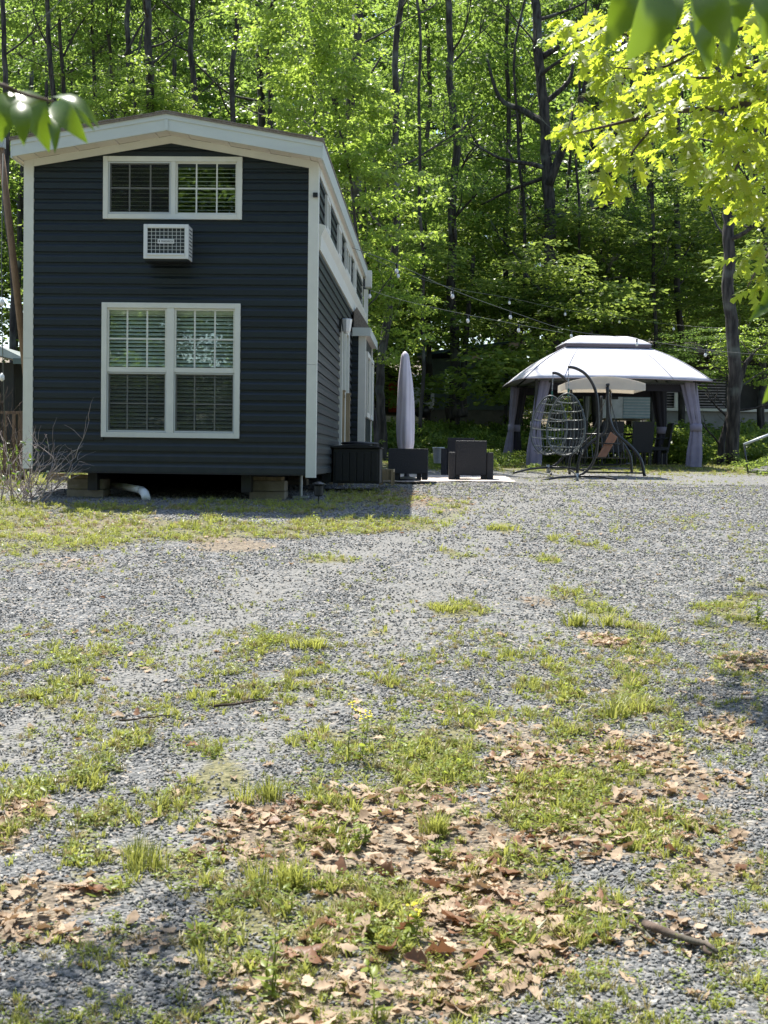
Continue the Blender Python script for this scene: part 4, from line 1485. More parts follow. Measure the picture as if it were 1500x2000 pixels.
def dining_chair(x, y, rz, label):
    p = Mg @ Vector((x, y, 0))
    t = thing('dining_chair', label, 'chair', p, gaz.rotation_euler.z + rz, 'black wicker dining chairs in the gazebo')
    MB().box(-.24, -.22, .36, .24, .26, .44).build('seat', 'wicker', t, bevel=.01)
    b = MB()
    b.v = [(-.23, -.22, .30), (.23, -.22, .30), (.23, -.17, .30), (-.23, -.17, .30), (-.24, -.34, .98), (.24, -.34, .98), (.24, -.30, .98), (-.24, -.30, .98)]
    b.f = [(0, 3, 2, 1), (4, 5, 6, 7), (0, 1, 5, 4), (1, 2, 6, 5), (2, 3, 7, 6), (3, 0, 4, 7)]
    b.build('backrest', 'wicker', t, bevel=.008)
    for sx_ in (-.21, .21):
        for yy in (-.18, .22):
            MB().tube([(sx_, yy, 0), (sx_, yy, .37)], .018, 6).build('leg', 'black_metal', t)
        MB().tube([(sx_, .22, .36), (sx_ * 1.08, .20, .62), (sx_ * 1.08, -.2, .64)], .018, 6).build('armrest', 'wicker', t)
    return t


dt = thing('dining_table', 'black rectangular dining table under the gazebo', 'table', Mg @ Vector((.1, 1.5, 0)), gaz.rotation_euler.z)
MB().box(-.85, -.45, .70, .85, .45, .735).build('tabletop', 'black_plastic', dt, bevel=.01)
for sx_ in (-.78, .78):
    for yy in (-.38, .38):
        MB().box(sx_ - .03, yy - .03, 0, sx_ + .03, yy + .03, .699).build('leg', 'black_metal', dt)
fo = thing('flower_pot', 'small orange pot standing on the gazebo table', 'pot', Mg @ Vector((.30, 1.45, .735)))
MB().lathe([(.06, 0), (.085, .10), (.09, .11), (.07, .11)], 0, 0, 14).build('pot', 'orange_pot', fo)
gq = np.random.default_rng(3)
Pq = gq.normal(0, .06, (60, 3)) + [0, 0, .18]
Vq, Fq = place_template(KITE_V, KITE_F, Pq, frames(gq.normal(0, 1, (60, 3)), gq.normal(0, .4, (60, 3)) + [0, 0, 1]), np.full(60, .07))
link('foliage', np_mesh('foliage', Vq, Fq, 'leaf_shrub'), fo)
dining_chair(-.75, .72, 0, 'black wicker dining chair at the left of the near table side')
dining_chair(.05, .72, 0, 'black wicker dining chair at the middle of the near table side')
dining_chair(.72, .80, R(4), 'black wicker dining chair at the right of the near table side')
dining_chair(-.4, 2.35, R(180), 'black wicker dining chair on the left of the far table side')
dining_chair(.45, 2.35, R(180), 'black wicker dining chair on the right of the far table side')
dining_chair(1.28, 1.5, R(90), 'black wicker dining chair at the right end of the table')

# ------------------------------------------------------------------ egg chairs and canopy swing


def zoomp(x, y, d):
    """pixel read in the 3.26x enlargement of (960,620)"""
    return at(960 + x / 3.261, 620 + y / 3.261, d)


def smooth_pts(P, n=4):
    P = [Vector(p) for p in P]
    out = []
    for i in range(len(P) - 1):
        p0 = P[max(i - 1, 0)]; p1 = P[i]; p2 = P[i + 1]; p3 = P[min(i + 2, len(P) - 1)]
        for k in range(n):
            t = k / n
            out.append(.5 * ((2 * p1) + (p2 - p0) * t + (2 * p0 - 5 * p1 + 4 * p2 - p3) * t * t + (3 * p1 - p0 - 3 * p2 + p3) * t ** 3))
    out.append(P[-1])
    return out


def egg_stand(arc, feet, hub, d, label):
    hp = zoomp(*hub, d)
    t = thing('egg_chair_stand', label, 'chair stand', (hp.x, hp.y, hp.z), 0, 'curved black stands of the hanging egg chairs')
    P = smooth_pts([zoomp(x, y, d + dd) for x, y, dd in arc])
    MB().tube(P, .027, 10).build('curved_pole', 'black_metal', t, True, True)
    for (x0, y0, d0, x1, y1, d1) in feet:
        a = zoomp(x0, y0, d + d0); b = zoomp(x1, y1, d + d1)
        mid = (a + b) / 2 + Vector((0, 0, .025))
        MB().tube(smooth_pts([a, mid, b]), .021, 8).build('foot', 'black_metal', t, True, True)
    a = zoomp(hub[0], hub[1] + 35, d); b = zoomp(hub[0], hub[1] - 20, d)
    MB().tube([a, b], .033, 10).build('hub', 'galvanised', t, True, True)
    return t


DF, DB = 26.0, 27.3
egg_stand([(490, 315, -.25), (540, 325, -.2), (600, 362, -.1), (645, 425, 0), (670, 500, .0), (678, 600, .0), (678, 740, .0), (668, 860, .0), (640, 935, .0), (595, 985, .0), (545, 1012, 0)],
          [(280, 1048, -.35, 545, 1012, 0), (545, 1012, 0, 800, 1032, -.25), (545, 1012, 0, 500, 975, .5)], (545, 1012), DF, 'curved black stand holding the front egg chair')
egg_stand([(390, 352, -.2), (430, 362, -.15), (475, 400, -.05), (505, 460, 0), (520, 560, 0), (520, 700, 0), (500, 820, 0), (450, 895, 0), (405, 940, 0), (360, 958, 0)],
          [(140, 990, -.3, 360, 956, 0), (360, 956, 0, 590, 975, -.2), (360, 956, 0, 380, 1000, -.6)], (360, 958), DB, 'curved black stand holding the rear egg chair')


def egg(top, chain_top, d, s, label, rz):
    tp = zoomp(*top, d)
    H_ = 1.14 * s
    t = thing('egg_chair', label, 'hanging chair', (tp.x, tp.y, tp.z), rz, 'hanging wire egg chairs')
    # local: opening faces -y ; centre below origin
    w, dpt = .36 * s, .34 * s

    def ring(z):                                  # half-width of the egg at height z (0..-H)
        f = -z / H_
        return math.sqrt(max(0, 1 - (2 * f - 1) ** 2)) * (.80 + .35 * f)
    # opening rim
    rim = []
    for i in range(32):
        a = 2 * math.pi * i / 32
        z = -H_ / 2 + math.cos(a) * H_ / 2
        x = math.sin(a) * w * (.80 + .35 * (-z / H_))
        y = -.10 * s - .16 * s * (-z / H_)
        rim.append((x, y, z))
    MB().tube(rim, .015, 8, closed=True).build('rim', 'grey_wire', t, True)
    # horizontal hoops around the back
    for i, f in enumerate((.12, .26, .40, .55, .70, .84, .94)):
        z = -H_ * f
        hw = ring(z) * w
        pts = []
        for k in range(17):
            a = math.pi * k / 16
            r_ = 1 + (.05 * math.sin(5 * a + i) if i < 5 else 0)
            pts.append((math.cos(a) * hw * r_, (-.10 - .16 * f) * s + math.sin(a) * (dpt + .14 * s) * (.45 + .55 * ring(z)) * r_, z - .03 * math.sin(a)))
        MB().tube(pts, .0105, 6).build('hoop', 'hoop_grey', t, True)
    # vertical wires
    for k in range(1, 14):
        a = math.pi * k / 14
        pts = []
        for i in range(12):
            f = .04 + .93 * i / 11
            z = -H_ * f
            hw = ring(z) * w
            pts.append((math.cos(a) * hw, (-.10 - .16 * f) * s + math.sin(a) * (dpt + .14 * s) * (.45 + .55 * ring(z)), z))
        MB().tube(pts, .0055, 5).build('wire', 'grey_wire', t, True)
    # seat grid at the bottom
    for i in range(7):
        x = -w * .75 + 1.5 * w * i / 6
        MB().tube([(x, -.24 * s, -H_ * .93), (x, .05, -H_ * .985), (x * .9, .26 * s, -H_ * .90)], .006, 5).build('seat_wire', 'grey_wire', t, True)
    c = zoomp(*chain_top, d) - tp
    c = Matrix.Rotation(-rz, 3, 'Z') @ c
    ch = MB()
    n = 10
    for i in range(n):
        a = Vector((0, 0, 0)).lerp(c, i / n); b = Vector((0, 0, 0)).lerp(c, (i + .85) / n)
        ch.tube([a, b], .011 if i % 2 else .007, 6)
    ch.build('chain', 'galvanised', t)
    MB().tube([(0, 0, -.05), (0, 0, .09)], .02, 8).build('swivel', 'green_cord', t)
    return t


egg((490, 485), (491, 322), DF, .98, 'front wire egg chair hanging nearest the camera', R(-18))
egg((385, 500), (392, 358), DB, .98, 'rear wire egg chair partly behind the front one', R(-22))

SD = 27.6
hp = zoomp(760, 1010, SD)
sw = thing('porch_swing', 'black framed porch swing with a cream canopy', 'swing', (hp.x, hp.y + .4, hp.z))


def fr_tube(P, r, name='frame_leg', m='black_metal'):
    MB().tube(smooth_pts([zoomp(*p) for p in P]), r, 10).build(name, m, sw, True, True)


fr_tube([(738, 440, SD - .5), (742, 560, SD - .5), (755, 660, SD - .5), (800, 745, SD - .5), (890, 825, SD - .5), (950, 905, SD - .5), (975, 1012, SD - .5)], .030)
fr_tube([(738, 500, SD - .5), (738, 640, SD - .5), (720, 730, SD - .5), (640, 790, SD - .5), (575, 860, SD - .5), (550, 940, SD - .5), (548, 1020, SD - .5)], .028)
fr_tube([(758, 470, SD + .8), (756, 640, SD + .8), (790, 740, SD + .8), (850, 820, SD + .8), (885, 890, SD + .8), (893, 985, SD + .8)], .027)
fr_tube([(700, 500, SD + .8), (700, 640, SD + .8), (670, 720, SD + .8), (600, 790, SD + .8), (520, 860, SD + .8), (498, 920, SD + .8), (497, 1000, SD + .8)], .026)
fr_tube([(500, 975, SD + .8), (700, 960, SD + .2), (890, 965, SD + .8)], .016, 'crossbar')
fr_tube([(600, 985, SD - .5), (790, 988, SD - .5), (972, 992, SD - .5)], .016, 'crossbar')
fr_tube([(570, 942, SD), (720, 940, SD), (885, 930, SD)], .015, 'crossbar')
fr_tube([(738, 455, SD - .5), (748, 452, SD + .2), (758, 475, SD + .8)], .022, 'top_bar')
# canopy: curved top with valance, runs along x (457..958) and in depth
cA = zoomp(457, 425, SD - .1); cB = zoomp(958, 425, SD - .1)
ctop = zoomp(720, 385, SD).z
inv = wmat(sw).inverted()
cm = MB(); n = 12
hwid = (cB.x - cA.x) / 2; cxm = (cA.x + cB.x) / 2
zE2 = zoomp(700, 425, SD).z; zV = zoomp(700, 468, SD).z
rows = []
for j, yy in enumerate((-.62, -.60, -.35, 0, .35, .60, .62)):
    for i in range(n + 1):
        f = -1 + 2 * i / n
        zz = zE2 + (ctop - zE2) * (1 - f * f) if j not in (0, 6) else zV - .01 + (.14 * (ctop - zE2)) * (1 - f * f)
        cm.v.append((cxm + hwid * f, SD + .15 + yy, zz))
for j in range(6):
    for i in range(n):
        a = j * (n + 1) + i
        cm.f.append((a, a + 1, a + n + 2, a + n + 1))
for i in (0, n):
    b = len(cm.v)
    cm.v += [(cxm + hwid * (-1 if i == 0 else 1), SD + .15 + y_, z_) for y_, z_ in ((-.60, zE2), (.60, zE2), (.62, zV), (-.62, zV))]
    cm.f.append((b, b + 1, b + 2, b + 3))
o = cm.build('canopy', 'cream_fabric', sw, False, True); o.modifiers.new('thick', 'SOLIDIFY').thickness = .008
cf = MB()
cf.tube([(cxm - hwid + .02, SD - .40, zE2 - .02), (cxm + hwid - .02, SD - .40, zE2 - .02)], .012, 6)
cf.tube([(cxm - hwid + .02, SD + .70, zE2 - .02), (cxm + hwid - .02, SD + .70, zE2 - .02)], .012, 6)
cf.build('canopy_frame', 'black_metal', sw, False, True)
kb = zoomp(738, 430, SD - .5)
MB().tube([kb + Vector((0, -.02, 0)), kb + Vector((0, -.06, 0))], .035, 12).build('knob', 'black_plastic', sw, True, True)
# seat
s0 = zoomp(590, 888, SD + .1); s1 = zoomp(860, 900, SD + .1)
for i in range(6):
    y_ = SD - .15 + i * .09
    MB().box(s0.x, y_, s0.z - .02, s1.x, y_ + .07, s0.z).build('seat_slat', 'black_metal', sw, False, True)
for i in range(9):
    x = s0.x + (s1.x - s0.x) * i / 8
    MB().tube([(x, SD + .38, s0.z), (x - .02, SD + .55, s0.z + .45)], .010, 6).build('back_slat', 'black_metal', sw, False, True)
MB().tube([(s0.x, SD + .55, s0.z + .45), (s1.x, SD + .55, s0.z + .45)], .016, 8).build('back_rail', 'black_metal', sw, True, True)
fr_tube([(520, 790, SD), (640, 800, SD), (820, 805, SD)], .015, 'arm_rail')
for xx in (575, 850):
    MB().tube([zoomp(xx, 890, SD), zoomp(735 if xx < 700 else 750, 500, SD)], .007, 6).build('hanger_rod', 'black_metal', sw, True, True)
# brown board leaning on the swing
A_ = [zoomp(675, 890, SD - .1), zoomp(728, 892, SD - .1), zoomp(803, 762, SD + .15), zoomp(760, 728, SD + .15)]
bb = thing('seat_board', 'tan brown board leaning on the porch swing seat', 'board', A_[0])
m = MB(); off = Vector((.0, .05, .0))
m.v = [tuple(p) for p in A_] + [tuple(p + off) for p in A_]
m.f = [(0, 1, 2, 3), (7, 6, 5, 4), (0, 4, 5, 1), (1, 5, 6, 2), (2, 6, 7, 3), (3, 7, 4, 0)]
m.build('board', 'brown_board', bb, False, True, bevel=.008)


# ------------------------------------------------------------------ string lights
def string(pts, bulbs, label, m='wire_pale'):
    P = smooth_pts([at(*p) for p in pts], 8)
    t = thing('string_light', label, 'string lights', P[0], 0, 'strings of patio bulbs')
    MB().tube(P, .0045, 5).build('wire', m, t, True, True)
    inv = wmat(t).inverted()
    for bxp in bulbs:
        best = min(P, key=lambda p: abs(to_px([p])[0][0] - bxp))
        q = inv @ best
        sk_ = MB().tube([q + Vector((0, 0, -.0)), q + Vector((0, 0, -.07))], .018, 8).build('socket', 'black_plastic', t)
        b = MB().lathe([(.010, -.065), (.022, -.08), (.031, -.11), (.027, -.135), (.010, -.150)], q.x, q.y, 10)
        b.v = [(x, y, z + q.z) for x, y, z in b.v]
        b.build('bulb', 'bulb', sk_, True)


string([(688, 484, 21.5), (775, 516, 22.5), (884, 566, 24), (997, 608, 27), (1116, 646, 29.5), (1244, 662, 30), (1378, 683, 29.5), (1530, 696, 29)],
       [776, 884, 997, 1117, 1244, 1378], 'long string of clear bulbs from the house roof over the gazebo top')
string([(705, 552, 24), (722, 566, 24.5), (800, 590, 25.5), (914, 615, 26.5), (1013, 634, 27.5), (1100, 650, 29)],
       [722, 914, 1013], 'lower string of bulbs from the house bay to the gazebo')
string([(700, 490, 26), (778, 528, 28), (883, 562, 30), (995, 582, 33), (1104, 605, 35), (1210, 620, 36), (1316, 634, 36), (1419, 641, 35), (1530, 638, 34)],
       [778, 883, 995, 1104, 1210, 1316, 1434], 'upper string of bulbs running in front of the trees')

# ------------------------------------------------------------------ neighbours' buildings behind the trees
# green cabin
cy = 43.0
a = at(838, 700, cy); b = at(1000, 802, cy)
zg = gz(a.x, cy)
cb = thing('cabin', 'dark green cabin behind the trees left of the gazebo', 'cabin', (a.x, cy, b.z), R(-4))
cw = b.x - a.x; chh = a.z - b.z
cwall = MB()
cwall.box(0, 0, 0, cw, 3.6, chh)
wl = cwall.build('wall', 'cabin_green', cb)
n = 9
for i in range(n):
    MB().box(.02, -.03 - .006 * (i % 2), chh * i / n + .01, cw - .02, -.002, chh * (i + 1) / n - .012).build('siding_board', 'cabin_green', wl)
for (f0, f1) in ((.17, .36), (.50, .86)):
    u0, u1 = cw * f0, cw * f1
    fr = frame_rect(MB(), u0, u1, chh * .28, chh * .82, .05, -.07, -.035)
    if f1 - f0 > .25: fr.box((u0 + u1) / 2 - .03, -.069, chh * .28 + .05, (u0 + u1) / 2 + .03, -.0355, chh * .82 - .05)
    f_ = fr.build('window', 'cabin_green', cb)
    MB().box(u0 + .05, -.05, chh * .28 + .05, u1 - .05, -.038, chh * .82 - .05).build('pane', 'glass_dark', f_)
MB().prism([(-.35, chh + .02), (cw + .35, chh + .50), (cw + .35, chh + .56), (-.35, chh + .10)], -.6, 4.2, 'y').build('roof', 'roof_blue', cb)
MB().box(.05, .03, -.9, cw - .05, 3.5, -.002).build('foundation', 'cabin_base', cb)
MB().box(cw * .90, -.5, -.8, cw * .90 + .1, -.4, chh + .4).build('porch_post', 'dark_wall', cb)
MB().box(-.1, -.5, -.8, .0, -.4, chh + .02).build('porch_post', 'dark_wall', cb)
# silver camper left of the cabin
a = at(800, 752, 41); b = at(848, 800, 41)
t = thing('camper', 'rounded silver grey camper beside the dark green cabin', 'camper', (a.x, 41, b.z - .25))
wq, hq = b.x - a.x, a.z - b.z + .25
MB().prism([(0, .25), (wq, .25), (wq, hq * .85), (wq * .93, hq * .97), (wq * .3, hq), (0, hq * .96), (-.25, hq * .8), (-.3, .5)], 0, 2.0, 'y').build('body', 'silver', t, bevel=.05)
MB().box(wq * .5, -.02, hq * .5, wq * .85, -.003, hq * .8).build('window', 'dark_wall', t)
MB().tube([(wq * .5, -.05, .22), (wq * .5, .12, .22)], .22, 16).build('wheel', 'black_plastic', t, True)
# pale trailer seen through the gazebo
a = at(1218, 735, 41.5); b = at(1275, 818, 41.5)
t = thing('trailer', 'pale blue lap sided trailer seen through the gazebo', 'trailer', (a.x, 41.5, b.z), R(3))
wq, hq = b.x - a.x, a.z - b.z
wl = MB().box(-.75, 0, 0, wq, 2.2, hq).build('wall', 'silver', t)
for i in range(9):
    MB().box(.0, -.03, hq * .62 * i / 9 + .008, wq, -.002, hq * .62 * (i + 1) / 9 - .022).build('siding_board', 'pale_siding', wl)
MB().box(.1, -.03, hq * .62, wq * .55, -.002, hq).build('panel', 'pale_siding', wl)
MB().box(wq * .58, -.06, hq * .60, wq * .95, -.004, hq * .85).build('vent_box', 'white_trim', wl)
MB().box(-.85, -.1, hq, wq + .1, 2.3, hq + .08).build('roof', 'roof_metal', t)
MB().box(-.65, -.03, hq * .45, -.15, -.002, hq * .85).build('window', 'dark_wall', t)
# long low cottage on the right
a = at(1284, 690, 44.0); b = at(1284, 836, 44.0); r_ = at(1600, 690, 44.0)
t = thing('cottage', 'long low cottage with shaded slatted porch behind the gazebo', 'cottage', (a.x, 44.0, b.z), R(1))
wq, hq = r_.x - a.x, a.z - b.z
zs = at(1400, 800, 44).z - b.z
MB().box(0, .05, 0, wq, 4, zs - .06).build('foundation', 'grey_wall', t)
MB().box(0, .6, zs - .06, wq, 4, hq).build('wall', 'dark_wall', t)
MB().box(-.1, -.12, zs - .055, wq, .55, zs + .03).build('porch_rail', 'white_trim', t)
for i in range(11):
    z = zs + .08 + i * .085
    MB().box(.0, .3, z, 2.2, .33, z + .03).build('slat', 'pale_roof', t)
for i in range(9):
    MB().box(i * 1.1, .28, zs + .04, i * 1.1 + .07, .299, hq).build('post', 'dark_wall', t)
MB().prism([(-.4, hq), (wq, hq), (wq, hq + .06), (-.4, hq + .06)], -.5, 2, 'y').build('eave', 'pale_roof', t)
m = MB(); m.v = [(-.4, -.5, hq + .07), (wq, -.5, hq + .07), (wq, 2.2, hq + .55), (-.2, 2.2, hq + .55)]; m.f = [(0, 1, 2, 3)]
o = m.build('roof', 'pale_roof', t); o.modifiers.new('thick', 'SOLIDIFY').thickness = .03
MB().box(.6, .2, zs + .05, .95, .29, zs + .50).build('meter_box', 'white_trim', t)
# red shed far left of the umbrella
a = at(752, 742, 46); b = at(772, 790, 46)
t = thing('red_shed', 'dark shed with a red door far behind the umbrella', 'shed', (a.x, 46, b.z - .3))
MB().box(-1.1, 0, 0, .5, 1.6, 1.25).build('wall', 'dark_wall', t)
MB().box(.12, -.03, .05, .40, -.002, 1.0).build('door', 'red_paint', t)
MB().prism([(-1.25, 1.25), (.65, 1.25), (-.3, 1.7)], -.1, 1.7, 'y').build('roof', 'dark_wall', t)
# shed with a metal roof on the left
a = at(0, 683, 26); b = at(27, 800, 26)
gl_ = gz(a.x, 26)
t = thing('garden_shed', 'dark shed with a pale metal roof left of the house', 'shed', (at(0, 800, 26).x, 26, gl_ - .05))
zr = at(50, 690, 26).z - gl_
MB().box(-2.4, 0, 0, .27, 2.6, zr - .12).build('wall', 'dark_wall', t)
for i in range(11):
    MB().box(-2.4 + i * .242, -.02, .02, -2.4 + i * .242 + .232, -.002, zr - .14).build('board', 'dark_wall', t)
zr2 = at(0, 668, 26).z - gl_
MB().prism([(-2.6, zr2 + .45), (-2.6, zr2 + .39), (.46, zr - .11), (.46, zr - .04), (.0, zr2 - .02)], -.25, 2.9, 'y').build('roof', 'roof_metal', t)
MB().box(.30, -.27, zr - .16, .46, -.252, zr - .06).build('fascia', 'cabin_green', t)
# railing at left
rl = thing('deck_railing', 'weathered brown wooden deck railing left of the house', 'railing', (at(20, 900, 21).x, 21, gz(at(20, 900, 21).x, 21)), R(-2))
zt_ = at(20, 803, 21).z - rl.location.z
MB().box(-1.9, -.04, zt_ - .04, .22, .05, zt_).build('top_rail', 'wood_weathered', rl)
MB().box(-1.9, -.015, .12, .22, .015, .18).build('bottom_rail', 'wood_weathered', rl)
for i in range(16):
    MB().box(-1.85 + i * .135, -.055, .02, -1.85 + i * .135 + .05, -.041, zt_ - .041).build('baluster', 'wood_weathered', rl)
for x in (-1.2, .12):
    MB().box(x, -.03, 0, x + .09, .03, zt_ - .0405).build('post', 'wood_weathered', rl)
# leaning pole at far left
p0 = at(66, 860, 19.3); p1 = at(1, 285, 18.2)
t = thing('leaning_pole', 'brown wooden pole leaning left beside the house', 'pole', (p0.x, p0.y, p0.z - .4))
MB().tube([p0 - (p1 - p0) * .1, p0.lerp(p1, .5), p1], [.055, .05, .043], 8).build('pole', 'wood_weathered', t, True, True)
q = p1 + Vector((0, -.02, 0))
MB().box(q.x - .05, q.y - .05, q.z - .03, q.x + .06, q.y + .05, q.z + .10).build('bracket', 'galvanised', t, False, True)
p = at(6, 300, 17.5); p2 = at(10, 860, 17.5)
t = thing('hanging_cord', 'thin cord with a clear bulb hanging at the far left', 'cord', (p2.x, p2.y, gz(p2.x, p2.y)))
MB().tube([p, at(3, 500, 17.5), at(4, 640, 17.5), p2], .006, 5).build('cord', 'wire_pale', t, True, True)
for yy in (588, 735):
    q = at(4, yy, 17.5)
    b = MB().lathe([(.012, .04), (.03, .0), (.03, -.04), (.01, -.06)], 0, 0, 10); b.v = [(x + q.x, y + q.y, z + q.z) for x, y, z in b.v]
    b.build('bulb', 'bulb', t, True, True)
# lounger frame and tarp at right edge
a = at(1453, 868, 29.5); b = at(1530, 838, 29.8)
t = thing('folded_lounger', 'light metal lounger frame propped over a dark tarp at the right edge', 'lounger', (a.x + .3, 29.6, gz(a.x, 29.6)))
MB().tube([a, b], .028, 8).build('frame', 'galvanised', t, True, True)
MB().lathe([(.40, 0), (.42, .04), (.30, .10), (.15, .15), (.05, .17)], .35, .3, 14, lambda a_, z: 1 + .15 * math.sin(3 * a_)).build('tarp', 'tarp', t, True)
MB().tube([a, (a.x + .1, a.y, gz(a.x, a.y))], .018, 6).build('leg', 'black_metal', t, True, True)


# ------------------------------------------------------------------ TREES
T_OAK = OAK
CROWNS = []
for i in range(4):
    me, _ = crown_mesh('crown', 3.4, 5.2, 80, 4700, .195, (KITE_V, KITE_F), 'leaf_forest', 100 + i)
    CROWNS.append(me)
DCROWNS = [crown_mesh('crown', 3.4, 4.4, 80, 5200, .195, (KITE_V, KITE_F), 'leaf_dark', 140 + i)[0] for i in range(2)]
MCROWNS = [crown_mesh('crown', 2.6, 3.6, 90, 5600, .18, (MAPLE_V, MAPLE_F), 'leaf_maple', 160 + i, flat=.26)[0] for i in range(2)]
BUSH = [crown_mesh('bush', 1.0, .75, 34, 850, .125, (KITE_V, KITE_F), 'leaf_shrub', 180 + i, clump_r=(.25, .45), hollow=.2)[0] for i in range(4)]


def trunk_mb(path, r0, r1, limbs=(), seg=9, seed=0, fine=18, spread=2.6):
    g = random.Random(seed)
    P = smooth_pts(path, 5)
    n = len(P)
    ph = g.uniform(0, 6)
    P = [p + Vector((g.uniform(-1, 1), g.uniform(-1, 1), 0)) * r0 * .16 + Vector((math.sin(p.z * .9 + ph) + .5 * math.sin(p.z * 2.3 + ph * 2), math.cos(p.z * .7 + ph), 0)) * .055 for p in P]
    rs = [r0 * 1.25 if i == 0 else r0 + (r1 - r0) * i / (n - 1) for i in range(n)]
    m = MB().tube(P, rs, seg)
    def limb(a, d, L, r, depth):
        pts = [a]; cur = Vector(a); dd = Vector(d).normalized()
        for i in range(5):
            dd = (dd + Vector((g.uniform(-.3, .3), g.uniform(-.3, .3), g.uniform(-.12, .28)))).normalized()
            cur = cur + dd * L / 5; pts.append(cur.copy())
        m.tube(smooth_pts(pts, 2), [r * (1 - .8 * i / 10) for i in range(11)], 6 if depth == 0 else 4)
        if depth < 2:
            for q in range(3 if depth == 0 else 2):
                j = g.randint(2, 5)
                side = Vector((g.uniform(-1, 1), g.uniform(-1, 1), g.uniform(-.1, .6)))
                limb(pts[j], dd + side, L * .5, r * .45, depth + 1)
    for k in range(fine):
        f = .28 + .7 * (k + g.random()) / fine
        j = min(n - 1, int(f * n))
        a = g.uniform(0, 6.28)
        limb(P[j], (math.cos(a), math.sin(a), g.uniform(.1, .9)), g.uniform(.5, 1.0) * spread, rs[j] * g.uniform(.25, .5), 0)
    for l in limbs:
        LP = smooth_pts(l[0], 4)
        m.tube(LP, [l[1] + (l[2] - l[1]) * i / (len(LP) - 1) for i in range(len(LP))], 7)
    return m


GROUP_T = 'trees at the edge of the wood behind the yard'


def tree(name, label, cat, px_path, d, w_px, crowns, limbs=(), seed=0, top=16, bk='bark', fine=16, group=GROUP_T, spread=2.6):
    """px_path: photo pixels of the trunk from low to high; crowns: (px,py,depth_off,sx,sz,kind,variant)"""
    pts = [at(x, y, d) for x, y in px_path]
    base = Vector((pts[0].x - (pts[1].x - pts[0].x) * .15, d, gz(pts[0].x, d) - .1))
    if pts[0].z > base.z + .3: pts = [base] + pts
    lp = pts[-1]; dirn = (pts[-1] - pts[-2]).normalized()
    g = random.Random(seed)
    while lp.z < top:
        dirn = (dirn + Vector((g.uniform(-.1, .1), g.uniform(-.1, .1), .1))).normalized()
        lp = lp + dirn * 2.0; pts.append(lp)
    t = thing(name, label, cat, base, 0, group)
    r0 = w_px / FPX * d / 2
    L = [([at(x, y, d + dd) for x, y, dd in pth], a / FPX * d / 2, b / FPX * d / 2) for pth, a, b in limbs]
    trunk_mb(pts, r0, r0 * .45, L, seed=seed, fine=fine, spread=spread).build('trunk', bk, t, True, True)
    for (px, py, dd, sx_, sz_, kind, vi) in crowns:
        p = at(px, py, d + dd)
        me = {'f': CROWNS, 'd': DCROWNS, 'm': MCROWNS}[kind]
        me = me[vi % len(me)]
        link('crown', me, t, p - base, (0, 0, g.uniform(0, 6.28)), (sx_, sx_, sz_))
    return t


tree('oak_tree', 'tall dark oak with rough furrowed trunk right behind the gazebo', 'tree', [(1085, 780), (1080, 620), (1072, 480), (1070, 330), (1062, 180), (1045, 40), (1035, -60)], 39.5, 30,
     [(1040, 90, 4, .85, .8, 'f', 0), (1180, -120, 6, .6, .5, 'f', 1)],
     limbs=[([(1072, 360, 0), (1100, 290, -.3), (1125, 240, -.5), (1150, 130, -.6)], 20, 7), ([(1064, 240, 0), (1020, 215, .4), (975, 190, .8), (950, 110, 1)], 16, 5),
            ([(1060, 110, 0), (1090, 90, -.2), (1130, 40, -.4)], 15, 6), ([(1070, 345, 0), (1000, 370, .5), (940, 400, .8)], 9, 3),
            ([(1066, 200, 0), (1110, 160, -.2), (1120, 120, 0)], 12, 5)], seed=1, fine=14)
tree('oak_tree', 'thick straight oak trunk right of the gazebo roof peak', 'tree', [(1432, 680), (1428, 560), (1424, 450), (1422, 380), (1405, 250)], 33, 27,
     [(1480, -60, 5, .7, .6, 'f', 2)], limbs=[([(1425, 395, 0), (1460, 392, -.3), (1520, 385, -.6)], 14, 8), ([(1424, 470, 0), (1400, 440, .2), (1385, 400, .4)], 6, 2)], seed=2, fine=8)
tree('ash_tree', 'mottled grey trunk rising behind the yellow green maple', 'tree', [(690, 560), (690, 420), (690, 300), (688, 200), (700, 90), (708, -20)], 33, 25,
     [(690, -160, 6, .8, .7, 'f', 3)], limbs=[([(695, 180, 0), (720, 150, 0), (745, 110, 0)], 8, 3)], seed=3, fine=8, bk='bark')
tree('maple_tree', 'yellow green maple leaning out beside the house roof', 'tree', [(735, 900), (728, 760), (715, 600), (690, 420), (660, 250)], 30, 10,
     [(640, 190, .3, .52, .55, 'm', 0), (720, 400, 1.2, .62, .60, 'm', 1), (580, 60, .8, .50, .52, 'm', 1), (740, 590, 1.8, .42, .42, 'm', 0)], seed=4, top=8, fine=10, spread=1.6)
tree('maple_tree', 'pale young maple showing just above the house roof ridge', 'tree', [(260, 500), (262, 300), (268, 200)], 33, 9,
     [(265, 215, .3, .42, .30, 'm', 1), (330, 235, .3, .30, .24, 'm', 0), (200, 215, .6, .30, .25, 'm', 0)], seed=5, top=7, fine=8, spread=1.0)
tree('oak_tree', 'dark double trunk in front of the green cabin', 'tree', [(885, 800), (885, 700), (886, 560), (884, 400), (888, 300), (880, 160)], 39, 22,
     [(900, 90, 5, .8, .8, 'f', 0), (860, 420, 3, .55, .45, 'f', 1)], limbs=[([(906, 815, 0), (905, 740, 0), (912, 640, .2), (925, 500, .5)], 16, 8), ([(886, 790, 0), (893, 815, 0)], 40, 46)], seed=6, fine=12)
